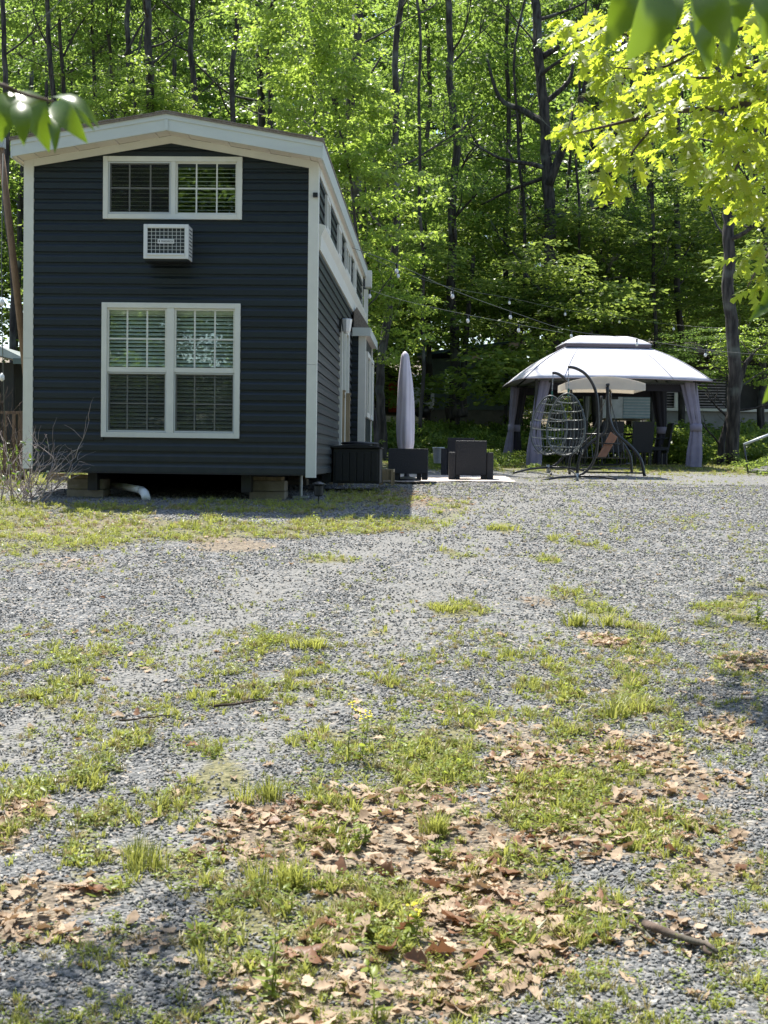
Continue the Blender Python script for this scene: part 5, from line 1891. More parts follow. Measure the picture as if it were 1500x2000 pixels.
tree('oak_tree', 'dark slim trunk directly right of the house bay', 'tree', [(748, 900), (750, 800), (748, 700), (762, 560), (770, 420), (775, 300)], 34, 19,
     [(800, 330, 4, .6, .6, 'f', 2), (790, 80, 8, .8, .8, 'f', 3)], seed=7, fine=12)
tree('oak_tree', 'short forked trunk right of the tall rough oak', 'tree', [(1172, 640), (1176, 500), (1180, 420), (1183, 360), (1195, 300)], 41, 20,
     [(1200, 60, 4, .6, .55, 'f', 1), (1180, 500, 2.5, .7, .5, 'd', 0)], limbs=[([(1182, 372, 0), (1170, 340, 0), (1160, 300, 0)], 12, 6)], seed=8, fine=8)
tree('leaning_tree', 'crooked dark small tree leaning right next to the gazebo curtain', 'tree', [(1412, 890), (1422, 840), (1440, 780), (1452, 720), (1470, 690)], 33.5, 17,
     [(1470, 690, .8, .36, .22, 'm', 0), (1380, 690, 1.2, .38, .18, 'd', 1)], limbs=[([(1430, 800, 0), (1460, 800, -.2), (1500, 790, -.3)], 6, 3)], seed=9, top=3.5, fine=10, spread=1.2)
tree('dead_tree', 'bare grey dead branch trunk slanting up above the gazebo', 'tree', [(1150, 640), (1172, 580), (1186, 540), (1200, 508), (1225, 490), (1262, 462)], 40, 11,
     [], limbs=[([(1203, 508, 0), (1201, 495, 0)], 9, 9), ([(1180, 560, 0), (1190, 545, 0), (1215, 540, 0)], 4, 2)], seed=10, top=2, bk='bark_pale', fine=3, spread=.8)
LEFT = [(96, 34, 13, 'dark straight trunk above the left end of the roof', (250, 90, -40)), (124, 36, 10, 'slim trunk forking just left of the roof peak', (190, 100, -40)),
        (182, 37, 9, 'slim leaning trunk above the roof left of the ridge', (180, 60, -40)), (215, 39, 9, 'thin dark trunk second left of the ridge', (150, 60, -40)),
        (244, 34, 14, 'forked grey trunk left of the roof ridge', (190, 90, -40)), (294, 33, 20, 'stout trunk just left of the roof ridge', (170, 80, -40)),
        (371, 36, 15, 'dark trunk just right of the roof ridge', (230, 100, -40)), (15, 31, 14, 'dark trunk at the far left edge above the leaning pole', (400, 180, 60))]
for i, (px, d, w, lab, ys) in enumerate(LEFT):
    g = random.Random(i + 50)
    dx = g.uniform(-14, 10)
    tree('forest_tree', lab, 'tree', [(px + 6, 620), (px + 3, ys[0]), (px, ys[1]), (px + dx, ys[2])], d, w,
         [(px + g.uniform(-40, 40), g.uniform(-160, 0), g.uniform(2, 4), .62, .6, 'fd'[i % 3 == 2], i)], seed=20 + i, fine=9, spread=1.8,
         limbs=[([(px, 110, 0), (px + 25, 60, 0), (px + 60, 10, 0)], w * .5, w * .2)] if i in (1, 4) else [])
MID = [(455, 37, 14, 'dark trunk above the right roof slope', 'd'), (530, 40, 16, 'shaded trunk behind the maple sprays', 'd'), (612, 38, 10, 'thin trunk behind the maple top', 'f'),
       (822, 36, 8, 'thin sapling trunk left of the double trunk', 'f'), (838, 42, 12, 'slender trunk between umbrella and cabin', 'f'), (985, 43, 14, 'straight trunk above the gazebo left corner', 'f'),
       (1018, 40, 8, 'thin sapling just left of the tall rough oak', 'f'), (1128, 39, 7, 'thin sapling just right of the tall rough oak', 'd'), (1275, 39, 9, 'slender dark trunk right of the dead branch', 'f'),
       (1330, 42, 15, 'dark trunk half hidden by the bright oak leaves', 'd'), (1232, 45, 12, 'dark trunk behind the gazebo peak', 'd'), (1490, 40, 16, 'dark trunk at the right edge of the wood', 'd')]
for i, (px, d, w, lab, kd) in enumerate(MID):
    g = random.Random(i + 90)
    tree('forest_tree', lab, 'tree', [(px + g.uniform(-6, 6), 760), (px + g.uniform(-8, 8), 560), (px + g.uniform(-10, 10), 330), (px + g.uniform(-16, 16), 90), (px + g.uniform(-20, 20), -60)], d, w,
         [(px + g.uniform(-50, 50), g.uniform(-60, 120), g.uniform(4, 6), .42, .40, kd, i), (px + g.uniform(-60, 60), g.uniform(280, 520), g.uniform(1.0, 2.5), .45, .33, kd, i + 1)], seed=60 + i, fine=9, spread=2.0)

# the wood beyond: one mass
g = np.random.default_rng(11)
Pw, Rw, Sw, Iw = [], [], [], []


def mass(n, y0, y1, half, zlo, zhi, s0, s1, kinds):
    for _ in range(n):
        y = g.uniform(y0, y1); x = g.uniform(-half, half) * (y / 40.0)
        if y < 34 and -5 < x < 0.6: continue
        z = gz(x, y) + g.uniform(zlo, zhi)
        Pw.append((x, y, z)); Rw.append((g.uniform(-.2, .2), g.uniform(-.2, .2), g.uniform(0, 6.28))); s = g.uniform(s0, s1)
        Sw.append((s, s, s * g.uniform(.75, 1.0))); Iw.append(g.choice(kinds))


mass(22, 48, 56, 15, 3, 8, .8, 1.1, [0, 1, 2, 3, 4])
mass(22, 52, 62, 15, 9, 15, .9, 1.2, [0, 1, 2, 3])
mass(58, 62, 85, 16, 4, 20, 1.2, 1.7, [0, 1, 4, 5, 4, 5])
mass(60, 90, 120, 17, 8, 32, 2.0, 2.6, [0, 1, 4, 5])
scatter('forest', Pw, Rw, Sw, Iw, CROWNS + DCROWNS, label='green mass of leafy woodland far behind the yard', cat='forest')
# trunks of the far wood
tm = []
for i in range(4):
    q = random.Random(i)
    tm.append(trunk_mb([Vector((0, 0, -.5)), Vector((q.uniform(-.2, .2), 0, 4)), Vector((q.uniform(-.4, .4), 0, 9)), Vector((q.uniform(-.7, .7), 0, 18))], .16, .07, seed=i, fine=8, seg=7).mesh('far trunk', 'bark', True))
Pt = []; 
for _ in range(70):
    y = g.uniform(44, 75); x = g.uniform(-16, 16) * y / 40
    Pt.append((x, y, gz(x, y)))
Pt = np.array(Pt)
scatter('forest_trunks', Pt, np.stack([g.uniform(-.06, .06, len(Pt)), g.uniform(-.06, .06, len(Pt)), g.uniform(0, 6.28, len(Pt))], 1), g.uniform(.6, 1.3, len(Pt)), g.integers(0, 4, len(Pt)), tm,
        label='thin dark trunks deep inside the woodland', cat='forest')
# woodland behind the camera (seen mirrored in the windows)
Pw, Rw, Sw, Iw = [], [], [], []
for _ in range(170):
    x = g.uniform(-26, 26); y = g.uniform(-32, -14)
    Pw.append((x, y, g.uniform(.5, 18))); Rw.append((0, 0, g.uniform(0, 6.28))); s = g.uniform(.9, 1.4); Sw.append((s, s, s)); Iw.append(g.integers(0, 4))
scatter('forest', Pw, Rw, Sw, Iw, CROWNS, label='woodland across the drive reflected in the house windows', cat='forest')

# undergrowth in front of the wood
Pw, Rw, Sw, Iw = [], [], [], []
for _ in range(420):
    y = g.uniform(34.2, 43); x = g.uniform(-9, 11) * y / 38
    s = g.uniform(.35, .95)
    Pw.append((x, y, gz(x, y) + .3 * s)); Rw.append((0, 0, g.uniform(0, 6.28))); Sw.append((s, s, s * g.uniform(.7, 1.2))); Iw.append(g.integers(0, 4))
for _ in range(60):
    y = g.uniform(29, 34); x = g.uniform(.3, 3.2) if g.random() < .5 else g.uniform(7.4, 11)
    s = g.uniform(.2, .45)
    Pw.append((x, y, gz(x, y) + .2 * s)); Rw.append((0, 0, g.uniform(0, 6.28))); Sw.append((s, s, s)); Iw.append(g.integers(0, 4))
for _ in range(60):
    y = g.uniform(20, 34); x = g.uniform(-12, -5.6)
    s = g.uniform(.3, .8)
    Pw.append((x, y, gz(x, y) + .3 * s)); Rw.append((0, 0, g.uniform(0, 6.28))); Sw.append((s, s, s)); Iw.append(g.integers(0, 4))
scatter('undergrowth', Pw, Rw, Sw, Iw, BUSH, label='leafy undergrowth along the edge of the wood', cat='undergrowth')
# mid-height understory sprays
Pw, Rw, Sw, Iw = [], [], [], []
for _ in range(330):
    y = g.uniform(35.5, 47); x = g.uniform(-9, 11) * y / 38
    z = gz(x, y) + g.uniform(1.2, 7.5)
    s = g.uniform(.6, 1.6)
    qx, qy, _q = to_px(np.array([[x, y, z]]))
    if 660 < qy[0] < 850 and (825 < qx[0] < 1000 or qx[0] > 1090) and g.random() < .9: continue
    if y < 38 and z > gz(x, y) + 5: continue
    Pw.append((x, y, z)); Rw.append((0, 0, g.uniform(0, 6.28))); Sw.append((s, s, s * .6)); Iw.append(g.integers(0, 4))
scatter('understory', Pw, Rw, Sw, Iw, BUSH, label='layered sprays of small trees under the canopy', cat='undergrowth')

# dead shrub at the left corner of the house
bs_ = gp(70, 985)
t = thing('dead_shrub', 'bare grey twiggy shrub at the left front corner of the house', 'shrub', (bs_.x, bs_.y, bs_.z - .03))
q = random.Random(5)
m = MB()


def twig(m, a, d, L, r, depth, q, up=.1):
    pts = [Vector(a)]; cur = Vector(a); dd = Vector(d).normalized()
    for i in range(4):
        dd = (dd + Vector((q.uniform(-.35, .35), q.uniform(-.35, .35), q.uniform(-.25, .3) + up))).normalized()
        cur = cur + dd * L / 4; pts.append(cur.copy())
    m.tube(pts, [r, r * .85, r * .7, r * .5, r * .3], 5)
    if depth > 0:
        for k in range(3):
            j = q.randint(1, 4)
            twig(m, pts[j], dd + Vector((q.uniform(-1, 1), q.uniform(-1, 1), q.uniform(-.5, .7))), L * .6, r * .6, depth - 1, q, up)


for k in range(17):
    twig(m, (q.uniform(-.40, .05), q.uniform(-.3, .3), 0), (q.uniform(-.3, 1.5), q.uniform(-.4, .4), 1), q.uniform(.45, .80), .009, 2, q, .0)
m.build('stems', 'twig', t, True)
gq = np.random.default_rng(8)
Pq = gq.uniform(-.4, .2, (26, 3)); Pq[:, 2] = gq.uniform(.1, .8, 26)
Vq, Fq = place_template(*ELLI, Pq, frames(gq.normal(0, 1, (26, 3)), gq.normal(0, .4, (26, 3)) + [0, 0, 1]), np.full(26, .08))
link('foliage', np_mesh('foliage', Vq, Fq, 'leaf_cherry'), t)
# second bare shrub further left
b2 = at(0, 1000, 19.0)
t = thing('dead_shrub', 'denser tangle of bare brown stems at the left picture edge by the railing', 'shrub', (b2.x - .1, 19.6, gz(b2.x, 19.6)))
m = MB()
for k in range(22):
    twig(m, (q.uniform(-.4, .4), q.uniform(-.3, .3), 0), (q.uniform(-.4, .4), q.uniform(-.4, .4), 1.2), q.uniform(.7, 1.1), .009, 2, q)
m.build('stems', 'twig_dark', t, True)


# ------------------------------------------------------------------ near branches
def blade_leaf(base, tip, width, m_hint, droop=.18, fold=.35, n=7):
    """one elliptic leaf with a midrib fold between two world points"""
    base, tip = Vector(base), Vector(tip)
    ax = tip - base; L = ax.length; ax.normalize()
    up = Vector(m_hint); s = ax.cross(up).normalized(); up = s.cross(ax)
    m = MB()
    for i in range(n + 1):
        f = i / n
        w = width / 2 * (math.sin(math.pi * min(1, f * 1.02) ** .85) ** .8 if 0 < f < 1 else .02)
        c = base + ax * L * f + up * (math.sin(math.pi * f) * droop * L)
        m.v += [tuple(c - s * w - up * w * -fold), tuple(c), tuple(c + s * w - up * w * -fold)]
    for i in range(n):
        a = 3 * i
        m.f += [(a, a + 1, a + 4, a + 3), (a + 1, a + 2, a + 5, a + 4)]
    return m


def near_tree(name, label, loc, limbs, leaves, shade, trunk_r=.14, h=5.0):
    t = thing(name, label, 'tree', loc)
    base = Vector(loc)
    m = MB().tube([base, base + Vector((.05, 0, h * .4)), base + Vector((-.05, .1, h))], [trunk_r, trunk_r * .8, trunk_r * .5], 10)
    m.build('trunk', 'bark', t, True, True)
    for l in limbs:
        LP = smooth_pts(l[0], 4)
        MB().tube(LP, [l[1] + (l[2] - l[1]) * i / (len(LP) - 1) for i in range(len(LP))], 7).build('branch', 'twig_dark', t, True, True)
    for (b, tp, w, hint) in leaves:
        blade_leaf(b, tp, w, hint).build('leaf', 'leaf_cherry', t, True, True)
    return t


D1 = 2.15
Lv = []
for (bx_, by_, tx, ty, w, dd, hint) in ((18, 180, 4, 268, 38, 0, (.3, -1, .3)), (36, 176, 90, 285, 44, .03, (-.1, -.7, .9)), (40, 200, 46, 276, 30, -.04, (.2, -1, .2)),
                                        (96, 225, 106, 292, 18, .02, (.5, -1, .2)), (100, 190, 184, 244, 22, .03, (-.2, -.6, 1)), (102, 202, 164, 272, 32, -.02, (-.3, -.9, .5)),
                                        (104, 200, 176, 250, 20, .06, (.2, -1, .5)), (80, 205, 94, 270, 26, .05, (.1, -1, .2))):
    a = at(bx_, by_, D1 + dd); b = at(tx + (tx - bx_) * .12, ty + (ty - by_) * .12, D1 + dd - .03)
    Lv.append((a, b, w * 1.35 / FPX * D1, hint))
tl = (-2.6, 2.7, gz(-2.6, 2.7) - .05)
near_tree('cherry_tree', 'young cherry tree whose leafy twig hangs into the top left of the view', tl,
          [([Vector(tl) + Vector((0, 0, 2.6)), Vector((-1.7, 2.4, 2.55)), at(-150, 120, 2.25), at(0, 165, D1), at(40, 182, D1), at(104, 198, D1)], .006, .002)], Lv, None)
Lv = []
for (bx_, by_, tx, ty, w, d_, hint) in ((1262, -45, 1182, 62, 52, 2.2, (.3, -.8, .6)), (1285, -35, 1221, 92, 62, 2.1, (.5, -1, .1)), (1308, -30, 1288, 78, 44, 2.15, (-.1, -1, .2)),
                                        (1350, -30, 1358, 38, 30, 2.2, (.3, -1, .2)), (1372, -30, 1424, 62, 46, 2.1, (-.4, -1, .1)), (1441, -30, 1434, 34, 32, 2.2, (.1, -1, .2)),
                                        (1350, 40, 1384, 112, 30, 2.6, (.1, -1, .3)), (1400, 30, 1412, 104, 34, 2.6, (.4, -1, .3)), (1475, -20, 1492, 60, 36, 2.4, (.2, -1, .2)),
                                        (1530, 720, 1489, 788, 24, 2.7, (.2, -1, .2)), (1540, 560, 1480, 610, 26, 3.0, (-.2, -1, .4)), (1530, 590, 1462, 628, 20, 3.0, (-.2, -1, .6)), (1270, -60, 1240, 20, 40, 2.3, (0, -1, .3))):
    a = at(bx_, by_, d_); b = at(tx, ty + (30 if ty < 200 else 0), d_ - .02)
    Lv.append((a, b, w * 1.45 / FPX * d_, hint))
tr_ = (2.4, 2.5, gz(2.4, 2.5) - .05)
near_tree('cherry_tree', 'young cherry tree whose large blurred leaves hang into the top right of the view', tr_,
          [([Vector(tr_) + Vector((0, 0, 2.7)), Vector((1.4, 2.4, 2.6)), at(1600, -80, 2.3), at(1420, -45, 2.2), at(1260, -50, 2.15)], .009, .003),
           ([Vector(tr_) + Vector((0, 0, 1.9)), Vector((1.5, 2.8, 1.95)), at(1560, 570, 2.95)], .014, .003),
           ([Vector(tr_) + Vector((0, 0, 1.5)), Vector((1.3, 2.7, 1.8)), at(1545, 705, 2.7)], .014, .003)], Lv, None)

# bright oak reaching in from the right
ot = (4.6, 9.3, gz(4.6, 9.3) - .05)
oak = thing('oak_tree', 'sunlit oak with bright yellow green lobed leaves reaching in from the right', 'tree', ot)
MB().tube([Vector(ot), Vector(ot) + Vector((.05, 0, 3)), Vector(ot) + Vector((-.1, .1, 7))], [.20, .16, .10], 12).build('trunk', 'bark', oak, True, True)
OB = [([Vector(ot) + Vector((0, 0, 2.9)), at(1620, 170, 8.9), at(1500, 195, 8.8), at(1400, 212, 8.6), at(1300, 218, 8.4), at(1210, 240, 8.3), at(1120, 262, 8.2)], .035, .004),
      ([Vector(ot) + Vector((0, 0, 3.4)), at(1600, 130, 9.2), at(1480, 142, 9.1), at(1400, 152, 9.0), at(1320, 150, 8.9)], .03, .004),
      ([at(1480, 142, 9.1), at(1440, 120, 9.0), at(1410, 90, 9.0)], .012, .003),
      ([Vector(ot) + Vector((0, 0, 4.0)), at(1600, 40, 8.8), at(1400, 60, 8.6), at(1250, 70, 8.4), at(1150, 48, 8.3)], .03, .004),
      ([at(1300, 218, 8.4), at(1240, 290, 8.3), at(1195, 350, 8.2)], .010, .003), ([at(1500, 195, 8.8), at(1450, 300, 8.6), at(1420, 370, 8.5)], .014, .004),
      ([at(1150, 200, 8.2), at(1130, 190, 8.2), at(1110, 250, 8.2)], .005, .003),
      ([Vector(ot) + Vector((0, 0, 2.2)), at(1600, 420, 8.9), at(1500, 500, 8.6), at(1460, 560, 8.5)], .02, .004), ([at(1400, 60, 8.6), at(1300, 130, 8.5), at(1180, 130, 8.3)], .012, .003)]
for P_, r0, r1 in OB:
    LP = smooth_pts(P_, 4)
    MB().tube(LP, [r0 + (r1 - r0) * i / (len(LP) - 1) for i in range(len(LP))], 6).build('branch', 'twig_dark', oak, True, True)
POLY = [(1095, 40), (1180, 25), (1300, 5), (1600, -40), (1600, 470), (1490, 420), (1445, 400), (1420, 375), (1375, 360), (1300, 310), (1215, 372), (1172, 340), (1185, 285), (1105, 262), (1112, 238), (1175, 190), (1150, 120), (1105, 65)]


def inside(x, y):
    c = False; n = len(POLY)
    for i in range(n):
        x1, y1 = POLY[i]; x2, y2 = POLY[(i + 1) % n]
        if (y1 > y) != (y2 > y) and x < (x2 - x1) * (y - y1) / (y2 - y1) + x1: c = not c
    return c


g = np.random.default_rng(31)
Pl, Dl, Ul, Sl = [], [], [], []
anch = [(1100, 55), (1110, 248), (1130, 200), (1175, 345), (1200, 362), (1180, 300), (1160, 120), (1215, 350), (1455, 500), (1475, 560), (1120, 240), (1495, 540), (1490, 480)]
cl = list(anch)
while len(cl) < 310:
    x, y = g.uniform(1095, 1600), g.uniform(-30, 620)
    if inside(x, y): cl.append((x, y))
for i, (x, y) in enumerate(cl):
    d = g.uniform(7.9, 8.6) if i < 13 else g.uniform(7.7, 9.6)
    c = at(x, y, d)
    out = Vector((-.6, -.1, -.15))
    n_ = g.integers(4, 8)
    for k in range(n_):
        a = 2 * math.pi * (k + g.random() * .6) / n_
        dv = Vector((math.cos(a), math.sin(a), 0)) + out + Vector((0, 0, g.uniform(-.9, -.1)))
        Pl.append(c + Vector((g.normal(0, .015), g.normal(0, .015), g.normal(0, .015)))); Dl.append(dv); Ul.append((g.normal(0, .45), g.normal(0, .45), 1)); Sl.append(g.uniform(.10, .165))
Pl = np.array([tuple(p) for p in Pl]); Dl = np.array([tuple(p) for p in Dl]); Ul = np.array(Ul); Sl = np.array(Sl)
pxs, pys, _ = to_px(Pl)
vis = (pxs < 1500) & (pys > 0) & (pys < 700)
order = np.argsort(-(Sl / Pl[:, 1] + vis * 10.0))
big = order[:290]; rest = order[290:]
FR = frames(Dl, Ul)
oakmes = []
for k in range(4):
    ov_, of_ = lobed([(a * (1 + .15 * math.sin(k * 2 + b * 9)), b) for a, b in [(0.012, 0), (0.02, 0.14), (0.15, 0.26), (0.06, 0.34), (0.28, 0.50), (0.09, 0.54), (0.30, 0.74), (0.09, 0.74), (0.14, 0.92), (0.0, 1.0)]], .25 + .05 * k, .06 + .07 * k)
    oakmes.append(np_mesh('leaf', ov_, of_, 'leaf_oak'))
for i in big:
    M = Matrix(FR[i].tolist()).transposed().to_4x4()
    o = bpy.data.objects.new('leaf', oakmes[int(i) % 4]); C.objects.link(o); o.parent = oak
    o.matrix_local = Matrix.Translation(Vector(Pl[i]) - Vector(ot)) @ M @ Matrix.Scale(float(Sl[i]), 4)
Vq, Fq = place_template(*OAK, Pl[rest] - np.array(ot), FR[rest], Sl[rest])
o = link('foliage', np_mesh('foliage', Vq, Fq, 'leaf_oak'), oak); o['kind'] = 'stuff'
# crown above the frame that throws the dappled shade at the right and lower left
Pa = []
me_sh, _ = crown_mesh('crown', 1.7, .7, 42, 1500, .13, OAK, 'leaf_oak', 333, clump_r=(.25, .5), hollow=.1)
link('crown', me_sh, oak, (.6, .5, 5.6), (0, 0, 2), (1, 1, 1))



def shade_at(px, py, h):
    p = gp(px, py); k = h / SUN_TO.z
    return Vector((p.x + SUN_TO.x * k, p.y + SUN_TO.y * k, p.z + h))


me_s2, _ = crown_mesh('crown', .9, .5, 16, 420, .11, ELLI, 'leaf_cherry', 334, clump_r=(.2, .35), hollow=.1)
for o_ in [o for o in C.objects if o.name.startswith('cherry_tree')][:1]:
    for (sx_, sy_, hh_, sc_) in ((230, 1940, 4.3, .42), (70, 1970, 4.5, .5), (390, 1790, 4.6, .22)):
        q_ = shade_at(sx_, sy_, hh_)
        link('crown', me_s2, o_, q_ - o_.location, (0, 0, sx_), (sc_,) * 3)
        MB().tube([o_.location + Vector((0, 0, 4.3)), (o_.location + Vector((0, 0, 4.6))).lerp(q_, .5) + Vector((0, 0, .15)), q_], [.03, .02, .006], 6).build('branch', 'twig_dark', o_, True, True)
o_ = bpy.data.objects['cherry_tree.001']
link('crown', me_s2, o_, Vector((.25, 2.75, 3.45)) - o_.location, (0, 0, 1), (.5, .5, .5))  # added crown out of view, placed to shade the big leaves below it
MB().tube([o_.location + Vector((0, 0, 3.2)), Vector((1.2, 2.7, 3.4)), Vector((.25, 2.75, 3.45))], [.02, .012, .005], 6).build('branch', 'twig_dark', o_, True, True)  # carries the added shading crown
for (sx_, sy_, hh_, sc_) in ((1480, 1160, 4.6, .45), (1440, 1225, 4.9, .35), (1440, 1395, 5.0, .4), (1390, 1365, 4.7, .25)):
    q_ = shade_at(sx_, sy_, hh_)
    link('crown', me_s2, oak, q_ - Vector(ot), (0, 0, sx_), (sc_,) * 3)
    MB().tube([Vector(ot) + Vector((0, 0, 4.4)), (Vector(ot) + Vector((0, 0, 4.8))).lerp(q_, .5), q_], [.04, .02, .006], 6).build('branch', 'twig_dark', oak, True, True)

# ------------------------------------------------------------------ GROUND COVER
g = np.random.default_rng(77)


def in_house(x, y):
    hx = (x - corner.x) * hr.x + (y - corner.y) * hr.y; hy = (x - corner.x) * hd.x + (y - corner.y) * hd.y
    return (hx < 0) & (hx > -W) & (hy > 0)


def cand(n, y0, y1, power, half=.34, xm=0):
    """points over the visible wedge; density falls with distance as y^-power"""
    u = g.random(n)
    k = 2 - power                 # width grows with y
    if abs(k) < 1e-6: y = y0 * (y1 / y0) ** u
    else: y = (y0 ** k + u * (y1 ** k - y0 ** k)) ** (1 / k)
    x = (g.random(n) * 2 - 1) * half * y
    return x, y


# gravel
stones = []
for i in range(6):
    q = np.random.default_rng(i)
    import bmesh
    bm = bmesh.new(); bmesh.ops.create_icosphere(bm, subdivisions=1, radius=1)
    for v in bm.verts:
        n_ = Vector(q.normal(0, .22, 3)); v.co = Vector((v.co.x * q.uniform(.85, 1.15), v.co.y * .75, v.co.z * .5)) + n_ * .6
    me = bpy.data.meshes.new('stone'); bm.to_mesh(me); bm.free(); me.materials.append(MATS['gravel_stone']); stones.append(me)
x1, y1 = cand(80000, 3.4, 8.5, .6); x2, y2 = cand(100000, 8.5, 24, 2)
x = np.concatenate([x1, x2]); y = np.concatenate([y1, y2])
gm = grass_mask(x, y); lm = litter_mask(x, y)
keep = (g.random(len(x)) > np.clip(lm * 1.2 - .25, 0, .93)) & (g.random(len(x)) > np.clip(gm * 1.2 - .5, 0, .85))
keep &= g.random(len(x)) > track_mask(x, y) * .62
x, y = x[keep], y[keep]
n = len(x)
s = g.uniform(.0040, .0105, n) * (1 + np.clip((y - 8) / 16, 0, 1) * .8)
z = GZ(x, y) + s * .15 + .002
scatter('gravel', np.stack([x, y, z], 1), np.stack([g.normal(0, .35, n), g.normal(0, .35, n), g.uniform(0, 6.28, n)], 1), s, g.integers(0, 6, n), stones, label='blue grey crushed stone gravel of the driveway', cat='gravel')
print('stones', n)


# grass tufts
def tuft(seed, nb, hgt, spread, m, bend=.5, wid=.0035):
    q = np.random.default_rng(seed); mb = MB()
    for b in range(nb):
        a = q.uniform(0, 6.28); r_ = q.uniform(0, spread); bx_, by_ = math.cos(a) * r_, math.sin(a) * r_
        a2 = a + q.normal(0, .6); L = hgt * q.uniform(.5, 1.1); be = bend * q.uniform(.4, 1.5)
        sx_, sy_ = -math.sin(a2), math.cos(a2)
        w = wid * q.uniform(.7, 1.3)
        n0 = len(mb.v)
        for f in (0, .55):
            cx_ = bx_ + math.cos(a2) * be * L * f * f; cy_ = by_ + math.sin(a2) * be * L * f * f; cz_ = L * f * (1 - .25 * be * f)
            ww = w * (1 - f * .35)
            mb.v += [(cx_ - sx_ * ww, cy_ - sy_ * ww, cz_), (cx_ + sx_ * ww, cy_ + sy_ * ww, cz_)]
        mb.v.append((bx_ + math.cos(a2) * be * L, by_ + math.sin(a2) * be * L, L * (1 - .3 * be)))
        mb.f += [(n0, n0 + 1, n0 + 3), (n0, n0 + 3, n0 + 2), (n0 + 2, n0 + 3, n0 + 4)]
    return mb.mesh('tuft', m)


def weed(seed, nl, hgt, size, m='weed_green'):
    q = np.random.default_rng(seed)
    P_, D_, U_, S_ = [], [], [], []
    for k in range(nl):
        a = k * 2.4 + q.normal(0, .3); f = (k + .5) / nl
        P_.append((math.cos(a) * .012, math.sin(a) * .012, hgt * f)); D_.append((math.cos(a), math.sin(a), q.uniform(-.1, .7))); U_.append((0, 0, 1)); S_.append(size * (1.1 - .5 * f) * q.uniform(.7, 1.2))
    V_, F_ = place_template(*ELLI, np.array(P_), frames(np.array(D_), np.array(U_, float)), np.array(S_))
    return np_mesh('weed', V_, F_, m)


tufts = [tuft(i, 15, .050, .03, 'grass_green') for i in range(4)] + [tuft(10 + i, 10, .085, .02, 'grass_green', .7) for i in range(2)] + [tuft(20 + i, 14, .045, .04, 'grass_dry', .9) for i in range(2)]
weeds = [weed(i, 7, .03, .035) for i in range(3)] + [weed(5 + i, 10, .07, .04) for i in range(2)]
SRC = tufts + weeds
x1, y1 = cand(75000, 3.4, 9, .6); x2, y2 = cand(120000, 9, 33, 1.2)
x = np.concatenate([x1, x2]); y = np.concatenate([y1, y2])
gm = grass_mask(x, y)
fine = fbm(x * 5, y * 5, 31, 3)
prob = np.clip(gm * 1.15 * (fine * 2.6 - .75), 0, 1) ** 1.2 * np.where(y < 9, .38, .62) + .30 * np.clip(fbm(x * 1.3, y * 1.3, 44, 3) * 2.4 - .42, 0, 1) * np.clip(fine * 3 - 1.0, 0, 1.3) * np.clip((11.5 - y) / 3, .5, 1)
prob = prob * (1 - .6 * track_mask(x, y))
keep = (g.random(len(x)) < prob) & ~in_house(x, y)
x, y, fine = x[keep], y[keep], fine[keep]; n = len(x)
typ = g.choice(13, n, p=[.07, .07, .07, .07, .03, .03, .10, .10, .13, .13, .12, .04, .04])
s = np.where(gm[keep] > .35, g.uniform(.45, 1.15, n), g.uniform(.3, .75, n)) * np.where(y > 14, 1.15, 1.0)
scatter('grass', np.stack([x, y, GZ(x, y) + .002], 1), np.stack([g.normal(0, .12, n), g.normal(0, .12, n), g.uniform(0, 6.28, n)], 1), s, typ, SRC, label='patchy green grass and small weeds growing through the gravel', cat='grass')
print('tufts', n)


# dead leaves: several curled oak leaf shapes
def curled(seed, m):
    q = random.Random(seed)
    ol = [(0.02, 0), (0.04, 0.12), (0.18, 0.25), (0.15, 0.36), (0.30, 0.52), (0.21, 0.60), (0.26, 0.76), (0.15, 0.82), (0.09, 0.93), (0.0, 1.0)]
    v, f = lobed([(a * q.uniform(.85, 1.25), b) for a, b in ol], 0, 0)
    cx_, cy_ = q.uniform(-1.0, 1.5), q.uniform(-.6, 1.2); tw_ = q.uniform(-.5, .5)
    out = []
    for (a, b, c) in v:
        z = abs(a) ** 1.5 * cx_ + (b - .5) ** 2 * cy_ * .6 + a * (b - .5) * tw_ + .02 * math.sin(a * 23 + b * 17 + seed)
        out.append((a, b - .5, z))
    mn = min(p[2] for p in out)
    out = [(a, b, c - mn) for a, b, c in out]
    return np_mesh('fallen_leaf', out, f, m)


DL = [curled(i, 'dead_leaf') for i in range(9)] + [curled(20 + i, 'dead_leaf_red') for i in range(3)]
x1, y1 = cand(42000, 3.4, 9, .3); x2, y2 = cand(20000, 9, 24, 1.0)
x = np.concatenate([x1, x2]); y = np.concatenate([y1, y2])
lm = litter_mask(x, y)
fine = fbm(x * 3.5, y * 3.5, 61, 3)
keep = g.random(len(x)) < (np.clip(lm * (fine * 3.4 - .95), 0, 1) ** 1.0 * .8 + .016)
keep &= ~in_house(x, y)
x, y = x[keep], y[keep]; n = len(x)
s = g.uniform(.032, .080, n) * g.choice([.28, .5, 1.0], n, p=[.35, .25, .40])
typ = np.where(g.random(n) < .93, g.integers(0, 9, n), g.integers(9, 12, n))
P3 = np.stack([x, y, GZ(x, y) + .006 + g.uniform(0, .02, n) * np.clip(litter_mask(x, y), 0, 1)], 1)
R3 = np.stack([g.normal(0, .25, n), g.normal(0, .25, n), g.uniform(0, 6.28, n)], 1)
px_, py_, dep = to_px(P3)
on = (px_ > 0) & (px_ < 1500) & (py_ > 900) & (py_ < 2000)
score = s / dep * on
order = np.argsort(-score)
big = order[:260]; rest = order[260:]
